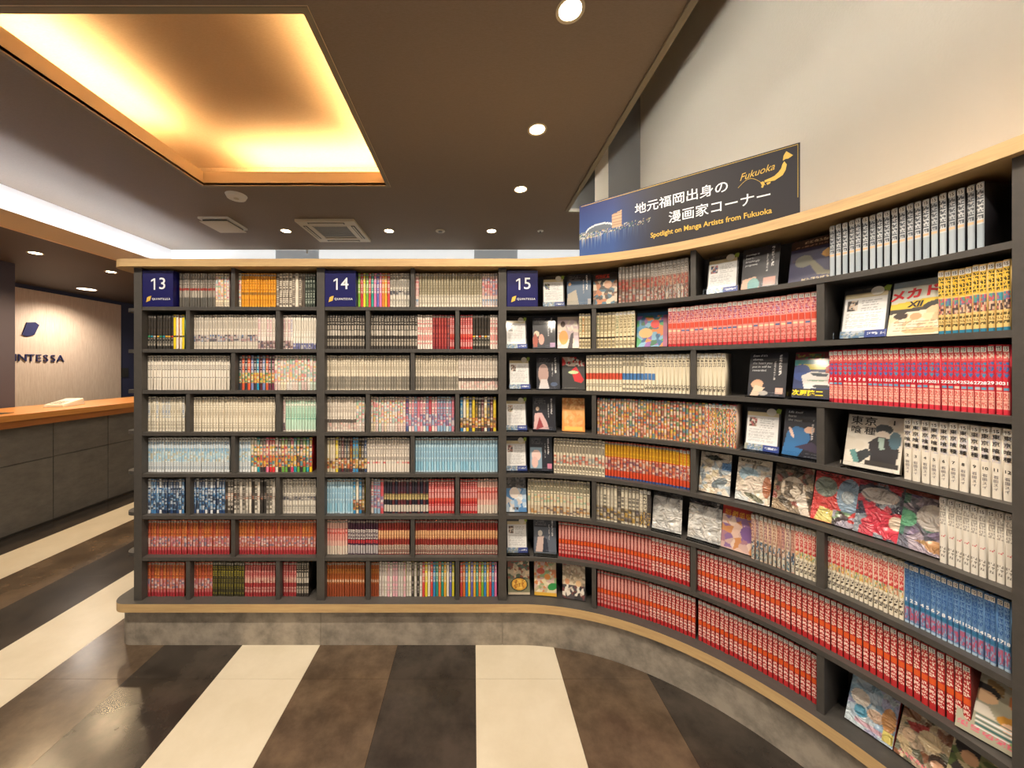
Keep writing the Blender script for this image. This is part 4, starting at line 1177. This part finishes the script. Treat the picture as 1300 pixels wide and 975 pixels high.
cover(4, 728, 'peach orange cover standing alone on the fourth shelf', [('bg', '#e6964a'), ('e', .5, .45, .48, .45, '#eba860'), ('n', 0, 0, 1, .35, ['#e0a060', '#c88a4a', '#e8b878', '#d88a48'], .1, .9), ('n', .1, .4, .9, .95, ['#eba860', '#f0b878', '#e89a58', '#f4c890'], .14, .7), ('r', .1, .86, .9, .95, '#f0c060')])
cover(6, 655, 'pale blue cover first on the sixth shelf', [('bg', '#b8cce0'), ('n', 0, 0, 1, 1, ['#b8cce0', '#8ab0d8', '#e8ecf0', '#4a80b8', '#d8d0cc'], .17, .95), ('n', 0, 0, 1, .32, ['#2a2826', '#4a423c', '#6a6460'], .1, .95), ('e', .45, .45, .22, .16, '#e8dcd4'), ('g', .35, .86, .65, .96, 2, 1, '#3a3034')])
W = dict(mat_='wrapped', tilt=18)
cover(5, 906, 'pale wrapped cover left end of the fifth shelf display row', [('bg', '#d8ccbc'), ('n', 0, .15, 1, 1, ['#e0d4c4', '#c8b8a4', '#d8c8a8', '#b8c4cc', '#8a949c', '#e8ded0'], .18, .95), ('p', [(.1, .12), (.5, .06), (.75, .16), (.4, .2)], '#3a4038'), ('r', .7, .22, 1, .4, '#5a86b8'), ('e', .65, .72, .28, .1, '#7a868c', -35)], **W)
cover(5, 954, 'cream wrapped cover with pale blue hair shape on fifth shelf', [('bg', '#e0d4c0'), ('g', .08, .04, .75, .12, 4, 1, '#6a5f50'), ('n', 0, .15, 1, 1, ['#e0d4c0', '#c8d0d4', '#d8c8b8', '#e8dcd0'], .2, .8), ('e', .35, .38, .28, .16, '#a8c4d4'), ('e', .5, .55, .26, .16, '#ecdccc'), ('e', .88, .6, .12, .24, '#b07050'), ('e', .55, .88, .3, .06, '#6a6a54', 20)], **W)
cover(5, 1003, 'brown and ivory wrapped cover in the fifth shelf middle', [('bg', '#6a5c4c'), ('n', 0, 0, 1, 1, ['#6a5c4c', '#8a7a68', '#4a4238', '#a08a70', '#8a4a40'], .18, .95), ('e', .5, .5, .3, .26, '#cfc0ae'), ('n', .3, .35, .75, .7, ['#cfc0ae', '#8a7a68', '#e0d4c4', '#5a4e42'], .1, .9), ('p', [(.6, .7), (.8, .5), (.98, .98), (.75, .98)], '#d8ccbe'), ('g', .2, .03, .8, .1, 4, 1, '#2f2a24')], **W)
cover(5, 1055, 'red and grey-green wrapped cover on the fifth shelf', [('bg', '#cf4a48'), ('e', .28, .3, .26, .2, '#8a948a'), ('e', .8, .4, .26, .34, '#8fa8c0'), ('e', .78, .42, .14, .12, '#c0ccd4'), ('p', [(.1, .98), (.2, .7), (.5, .74), (.6, .98)], '#d8c878'), ('n', .5, .7, 1, 1, ['#7a9a78', '#cf4a48', '#a8a8b8', '#3a3438'], .15, .95), ('g', .1, .02, .9, .07, 5, 1, '#3a3430')], **W)
cover(5, 1112, 'crimson wrapped cover with pale face shape on fifth shelf', [('bg', '#3a3a4a'), ('n', 0, 0, 1, 1, ['#3a3a4a', '#c83a4a', '#5a5a68', '#c84a58', '#8a929c'], .22, .95), ('e', .45, .24, .36, .14, '#d8d0cc'), ('p', [(.1, .35), (.95, .6), (.9, .98), (.4, .9)], '#cf3a4e'), ('e', .82, .66, .14, .12, '#e0ccb8'), ('g', .1, .02, .9, .06, 5, 1, '#8a3428')], w=0.128, **W)
cover(5, 1166, 'purple-grey wrapped cover left of the white fifth-shelf spines', [('bg', '#6a6a78'), ('n', 0, 0, 1, 1, ['#6a6a78', '#8a7a98', '#b08a5a', '#4a7a6a', '#3a3844', '#a89aa8'], .18, .95), ('e', .62, .4, .26, .22, '#d4ccc6'), ('e', .2, .5, .18, .14, '#6ab08a'), ('e', .75, .85, .18, .1, '#b88a60'), ('r', 0, 0, 1, .07, '#8a3a2a')], **W)
cover(6, 846, 'silvery wrapped panel, left of two on the sixth shelf', [('bg', '#c8c6c2'), ('r', 0, 0, 1, .14, '#2a2a2e'), ('n', 0, .14, 1, 1, ['#d0cecc', '#e4e2de', '#b8b6b2', '#c8c4be', '#eeeae4'], .2, .8), ('g', .86, .1, .94, .5, 1, 6, '#8a8888')], w=0.132, th=0.005, st='acrylic stand under the left silvery panel on the sixth shelf', **W)  # pale mottle paints the wrap's sheen over a black book
cover(6, 893, 'silvery wrapped panel, right of two on the sixth shelf', [('bg', '#c8c6c2'), ('r', 0, 0, 1, .16, '#26262c'), ('n', 0, .16, 1, 1, ['#d0cecc', '#e8e6e2', '#b4b2b0', '#c8c2ba', '#f0ece6'], .2, .8), ('g', .84, .04, .94, .5, 1, 6, '#a8a6a6'), ('l', .08, .1, .7, .12, 1, '#6a4a6a')], w=0.136, th=0.005, st='acrylic stand under the right silvery panel on the sixth shelf', **W)  # same painted wrap sheen, only the top band keeps the black
cover(6, 936, 'orange-topped purple cover on the sixth shelf beside slim spines', [('bg', '#b88a90'), ('n', 0, 0, 1, 1, ['#c8a8a0', '#8a6a98', '#d8b8a8', '#a87a88', '#e0c8b8', '#c88a5a'], .18, .95), ('r', 0, .02, 1, .22, '#b8342a'), ('g', .08, .1, .9, .26, 4, 1, '#e8a83a'), ('e', .75, .55, .2, .16, '#7a5a90')], w=0.128)
cover(8, 659, 'green cover with golden bowl, first on the bottom shelf', [('bg', '#7a7a60'), ('n', 0, 0, 1, .55, ['#4a5a44', '#b8a890', '#8a4a34', '#d8c0a0', '#5a6a5a'], .14, .95), ('e', .52, .7, .4, .2, '#2f3a2c'), ('e', .52, .7, .34, .17, '#d8a23a'), ('n', .25, .58, .8, .82, ['#d8a23a', '#e8c05a', '#a86a24', '#c88a2c'], .08, .95), ('g', .05, .01, .8, .07, 5, 1, '#a83428'), ('r', 0, .92, 1, 1, '#c8b8a0')], w=0.125, h=0.18)
cover(8, 692.5, 'cream cover with dishes and green patch on the bottom shelf', [('bg', '#c8bc9c'), ('n', 0, .05, 1, .9, ['#d8cca8', '#b8a888', '#e0d4b8', '#c87a4a', '#8aa070', '#c8a8a0'], .14, .95), ('e', .3, .3, .18, .09, '#b84a30'), ('e', .6, .45, .14, .08, '#d88a3a'), ('e', .82, .72, .22, .1, '#2f8a44', -20), ('r', 0, .9, 1, 1, '#d8a83a'), ('g', .05, .01, .9, .07, 6, 1, '#b03a2a')], w=0.125, h=0.18)
cover(8, 728.5, 'beige group cover, third on the bottom shelf', [('bg', '#c0ac90'), ('n', 0, .05, 1, .6, ['#c8b498', '#a89478', '#d8c8ac', '#8a7a68', '#b89a80'], .12, .95), ('n', 0, .6, 1, 1, ['#2f2c30', '#c8b8a8', '#4a4448', '#e0d8cc', '#6a3a3a'], .14, .95), ('e', .22, .52, .1, .08, '#d89a70'), ('e', .7, .54, .12, .09, '#e0b88a'), ('g', .05, .01, .9, .07, 6, 1, '#8a3a34')], w=0.125, h=0.18)
cover(1, 1030, 'navy cover with grey coils half hidden by silver spines', [('bg', '#2c2c50'), ('r', 0, 0, 1, .2, '#3a2420'), ('g', .3, .04, .95, .11, 7, 1, '#c8a888'), ('g', .1, .14, .98, .18, 9, 1, '#b08068'), ('e', .3, .5, .18, .14, '#6a6a60'), ('p', [(.4, .55), (.5, .5), (.75, .78), (.98, .82), (.98, .9), (.6, .85)], '#6f6c5c'), ('e', .85, .38, .2, .1, '#c8963a', -20), ('g', .3, .9, .95, .95, 7, 1, '#a89a80')], d=0.075, w=0.15)
def mecha(e, w, h):
    text_obj('title', e, 'メカドッ', 0.038, 'ink_red', 0.0, h * 0.76, ry=-0.12, offset=0.0016, shear=0.15)
    text_obj('plate_number', e, 'XII', 0.026, 'ink_black', -0.012, h * 0.555, offset=0.0008, shear=0.2)
cover(2, 1163, 'racing manga cover with red katakana title on the second shelf', [('bg', '#d8cfb8'), ('r', 0, 0, 1, .12, '#8a9aa4'), ('r', 0, .12, 1, .38, '#c8ccc4'), ('p', [(.0, .42), (.5, .36), (1, .34), (1, .46), (0, .56)], '#d8b838'), ('p', [(0, .52), (.6, .5), (.6, .56), (0, .6)], '#34302c'),
      ('e', .78, .5, .24, .1, '#2a2422'), ('e', .78, .58, .18, .09, '#e0b890'), ('n', 0, .62, 1, .95, ['#e0c8a0', '#d8cfb8', '#c8a880', '#e8dcc0'], .14, .9), ('e', .2, .64, .12, .06, '#3a302c'), ('e', .45, .66, .1, .06, '#c89a70'), ('e', .6, .92, .35, .05, '#e0b080'), ('l', .1, .75, .95, .9, 4, '#6a5a48')],
      extra=mecha, d=0.04, w=0.138)
def auth(e, w, h):
    text_obj('author_name', e, '次原隆二', 0.024, 'ink_yellow', -0.014, h * 0.10, offset=0.0008)
cover(3, 1030, 'rainbow cover with white car and yellow lettering, third shelf', [('bg', '#2a3a6a'), ('r', 0, 0, 1, .18, '#6a2430'), ('n', 0, .04, .7, .16, ['#8a8a3a', '#6a2430', '#3a6a4a'], .08, .9), ('r', 0, .18, 1, .3, '#3aa0a8'), ('r', .1, .26, 1, .38, '#d8d03a'), ('e', .2, .45, .22, .18, '#2f4a90'), ('e', .88, .38, .12, .1, '#c84a3a'),
      ('p', [(.2, .52), (.45, .42), (.9, .46), (.98, .74), (.3, .8)], '#dcdad8'), ('p', [(.4, .45), (.85, .47), (.8, .53), (.5, .52)], '#3a4450'), ('l', .35, .6, .85, .62, 2, '#4a7a5a'), ('e', .7, .74, .2, .04, '#3a3c44'), ('r', 0, .8, 1, .98, '#24222c'), ('r', .85, .58, .98, .68, '#c84048')],
      extra=auth, d=0.05, st='acrylic stand under the rainbow car cover on the third shelf')
def ghoul(e, w, h):
    for i, ch in enumerate('東京喰種'):
        text_obj('title_character', e, ch, 0.034 if i < 2 else 0.03, 'ink_black', -w * 0.33 + (i % 2) * 0.036, h * (0.88 if i < 2 else 0.70), offset=0.0002)
    text_obj('volume_number', e, '1', 0.022, 'ink_black', w * 0.33, h * 0.90, offset=0.0006)
cover(4, 1104, 'white cover with black kanji title and seated dark shape', [('bg', '#d6cec2'), ('n', 0, 0, 1, 1, ['#d6cec2', '#dcd5ca', '#cfc6b8'], .2, .8), ('e', .66, .24, .15, .1, '#1d2a34'), ('e', .66, .33, .1, .06, '#d8ccc0'), ('p', [(.5, .9), (.42, .5), (.58, .38), (.85, .4), (.95, .6), (.9, .9)], '#262428'),
      ('p', [(.58, .4), (.68, .4), (.7, .6), (.62, .62)], '#9ab0a8'), ('p', [(.12, .78), (.42, .62), (.5, .72), (.3, .92)], '#2f3438'), ('p', [(.1, .7), (.2, .66), (.3, .9), (.2, .92)], '#5a8a88'), ('e', .86, .42, .1, .16, '#4a6a7a'), ('r', .4, .84, .95, .92, '#34302f')],
      extra=ghoul, st='acrylic stand under the white kanji cover on the fourth shelf', w=0.142, spine='#c8beae')
cover(8, 1101, 'wide pale blue wrapped cover, first right of the bottom divider', [('bg', '#9ab8cc'), ('n', 0, 0, 1, 1, ['#9ab8cc', '#b8c8d8', '#8aa8c4', '#c8d4dc', '#a8a8c8'], .22, .95), ('e', .25, .5, .2, .14, '#e8dcd0'), ('e', .3, .72, .14, .1, '#5aa0c0'), ('e', .6, .66, .18, .1, '#e8c8b0'), ('e', .85, .6, .14, .2, '#c8905a'), ('r', .2, .86, .8, .92, '#c8a0b0'), ('r', .78, .78, .98, .96, '#d8c870')], w=0.122, spine='#b03a34', d=0.055, **dict(W, tilt=24))
cover(8, 1168, 'family cover in brown and red, middle of the bottom right', [('bg', '#9a8a70'), ('n', 0, 0, 1, 1, ['#9a8a70', '#c8b08a', '#6a6a58', '#d8c4a4', '#8a5a40', '#b8a088'], .17, .95), ('e', .2, .16, .16, .1, '#24222a'), ('e', .22, .25, .12, .08, '#9a6a48'), ('p', [(.1, .4), (.5, .3), (.5, .5), (.2, .48)], '#a83430'), ('e', .55, .5, .2, .14, '#e0c8a0'), ('e', .2, .6, .12, .1, '#e0c0a0'), ('e', .75, .74, .17, .12, '#4a3a30'), ('e', .75, .78, .12, .08, '#d8a888'), ('g', .1, .88, .7, .95, 6, 1, '#d8707a')], w=0.122, spine='#b03a34', d=0.055, **dict(W, tilt=24))
cover(8, 1225, 'olive cover cut by the photo bottom edge beside the end post', [('bg', '#8a8a58'), ('n', 0, 0, 1, 1, ['#8a8a58', '#3a3434', '#c8b080', '#5a6a3a', '#d8c8a0'], .17, .95), ('e', .35, .25, .2, .14, '#2c2628'), ('e', .4, .36, .14, .1, '#d8a880')], w=0.122, spine='#b03a34', d=0.055, tilt=24)
cover(7, 1262, 'yellow-grey cover with striped shirt shape by the end post', [('bg', '#a8a490'), ('n', 0, 0, 1, .3, ['#c8963a', '#a8a490', '#c8beb0', '#8a6a3a'], .16, .9), ('e', .32, .3, .2, .1, '#2a2422'), ('e', .34, .38, .16, .09, '#e0b890'), ('e', .82, .3, .2, .16, '#c87a40'), ('p', [(.1, .5), (.4, .5), (.5, .64), (.1, .64)], '#d8d0c4'), ('e', .68, .6, .18, .08, '#c8903a'), ('e', .7, .68, .15, .08, '#e8c0a0')] +
      [('r', .25, .66 + .035 * k, .7, .68 + .035 * k, '#e8e8e8' if k % 2 else '#3a6a6a') for k in range(6)] + [('e', .85, .88, .2, .08, '#7a9a58'), ('g', .05, .86, .8, .95, 5, 1, '#d8607a')], w=0.135, spine='#b03a34', d=0.035, tilt=18, turn=math.radians(14))

# ------------------------------------------------------------------ banner on the cornice
PA, PB = Vector((0.6027, 2.0150)), Vector((1.3268, 1.4394))     # stands a little behind the cornice edge
SW = (PB - PA).length
SH = 0.312      # full height
VH = 0.283      # height above the cornice edge as seen
ang = math.atan2(PB.y - PA.y, PB.x - PA.x)
sg = empty('banner_sign', (PA.x, PA.y, CORN1), ang, 'dark banner with white Japanese lettering and gold map on the cornice', 'banner')
nu, nv = 240, 74
X, Y = np.meshgrid((np.arange(nu) + 0.5) / nu, (np.arange(nv) + 0.5) / nv * SH / VH)
rg = np.random.default_rng(5)
nr = nv * VH / SH
img = np.empty((nv, nu, 3)); img[:] = hx('#1b151c')
mixr = np.clip((0.46 - X) / 0.26, 0, 1)[..., None]
sky = (1 - Y[..., None]) * hx('#18275e') + Y[..., None] * hx('#3f68a8')
sky = np.where(Y[..., None] > 0.62, hx('#2b4f92') * 0.9, sky)
img = img * (1 - mixr) + sky * mixr
for cx in range(0, int(0.40 * nu)):            # reflections and shore lights
    f = max(0.0, 1 - cx / (0.40 * nu))
    if rg.random() < 0.55:
        c = [hx('#d8c8b0'), hx('#c8d0dc'), hx('#c89a6a'), hx('#8fb0c8')][rg.integers(4)]
        y0 = int(0.66 * nr); ln = int(rg.uniform(0.08, 0.26) * nv)
        k = np.linspace(0.75, 0.05, ln)[:, None] * f
        img[y0:y0 + ln, cx] = img[y0:y0 + ln, cx] * (1 - k) + c * k
    y0, y1 = int(0.56 * nr), int((0.66 if cx > 0.14 * nu else 0.70) * nr)
    for yy in range(y0, y1):
        if rg.random() < 0.6 * f + 0.12:
            c = [hx('#e8d8a8'), hx('#6a8a58'), hx('#c8a060'), hx('#4a6a48'), hx('#f0e8d8')][rg.integers(5)]
            img[yy, cx] = img[yy, cx] * 0.3 + c * 0.7
dome = ((X - 0.125) / 0.085) ** 2 + ((Y - 0.575) / 0.13) ** 2 < 1
img[dome & (Y < 0.575)] = hx('#5a6472')
img[dome & (Y < 0.575) & (((X - 0.125) / 0.085) ** 2 + ((Y - 0.585) / 0.12) ** 2 > 0.86)] = hx('#c8d0d8')
tw = (np.abs(X - 0.222) < 0.028) & (Y > 0.34 - (X - 0.2) * 0.8) & (Y < 0.60)
img[tw] = hx('#b89a80')
img[tw & (np.floor(Y * nv) % 4 == 0)] = hx('#8a7260')
o = sheet_object('front_print', img, SW, SH, 'banner', sg); o.location = (SW / 2, 0, 0)
MB().box(0, SW, 0.0005, 0.012, 0, SH).build('board', M['board_black'], sg)
bd = MB()
bd.box(0.01, SW - 0.006, -0.0012, -0.0004, SH - 0.0075, SH - 0.0055).box(SW - 0.0075, SW - 0.006, -0.0012, -0.0004, 0.09, SH - 0.0055)
bd.build('border_line', M['ink_gold'], sg)

def u_of(px):
    """distance along the banner of the picture column px"""
    k = (px - VX) / F
    d = PB - PA
    t_ = (k * PA.y - PA.x) / (d.x - k * d.y)
    return t_ * SW

def fit_text(name, txt, px0, px1, v, size, material, **kw):
    me = text_mesh(txt, size, material, **kw)
    xs = [p_.co.x for p_ in me.vertices]
    a, b = u_of(px0), u_of(px1)
    o = bpy.data.objects.new(name, me)
    k = (b - a) / (max(xs) - min(xs))
    o.scale = (k, 1, 1)
    o.rotation_euler = (math.pi / 2, 0, 0)
    o.location = (a - min(xs) * k, -0.0012, SH - VH * v)
    return link(o, sg)
fit_text('lettering', '地元福岡出身の', 806, 924, 0.37, 0.058, 'ink_white', offset=0.0004)
fit_text('lettering', '漫画家コーナー', 849, 978, 0.665, 0.060, 'ink_white', offset=0.0004)
fit_text('lettering', 'Spotlight on Manga Artists from Fukuoka', 826, 980, 0.895, 0.034, 'ink_gold', offset=0.0005)
o = fit_text('script_lettering', 'Fukuoka', 939, 984, 0.27, 0.042, 'ink_gold', shear=0.45)
o.rotation_euler = (math.pi / 2, -0.10, 0)
# swash under the script
swm = MB()
a, b = u_of(937), u_of(972)
for i in range(13):
    q_ = i / 12
    xx = a + (b - a) * q_; zz = SH - VH * (0.44 - 0.10 * math.sin(q_ * math.pi * 1.2))
    swm.v += [(xx, -0.001, zz), (xx, -0.001, zz + 0.002)]
for i in range(12):
    swm.f.append((2 * i, 2 * i + 2, 2 * i + 3, 2 * i + 1)); swm.m.append(0)
swm.build('swash', M['ink_gold'], sg)
# map of the islands
isl = [[(1130, .925), (1165, .84), (1140, .81), (1126, .815), (1112, .80), (1116, .87)],
       [(1120, .785), (1133, .73), (1127, .655), (1112, .59), (1090, .565), (1070, .54), (1040, .548), (1018, .55), (1018, .578), (1045, .592), (1070, .61), (1090, .65), (1103, .69), (1110, .75)],
       [(1028, .535), (1050, .54), (1048, .515), (1032, .50)],
       [(996, .565), (1012, .57), (1019, .53), (1010, .475), (1001, .485), (1004, .52)]]
for pts in isl:
    im = MB(); n = len(pts)
    im.v = [(u_of(720 + a / 4.0625), y_, SH - VH * (1 - b)) for y_ in (-0.0016, -0.0004) for a, b in pts]
    im.f = [tuple(range(n))] + [(i, i + n, (i + 1) % n + n, (i + 1) % n) for i in range(n)]
    im.m = [0] * (n + 1)
    fix_normals(im.build('map_island', M['ink_gold'], sg))
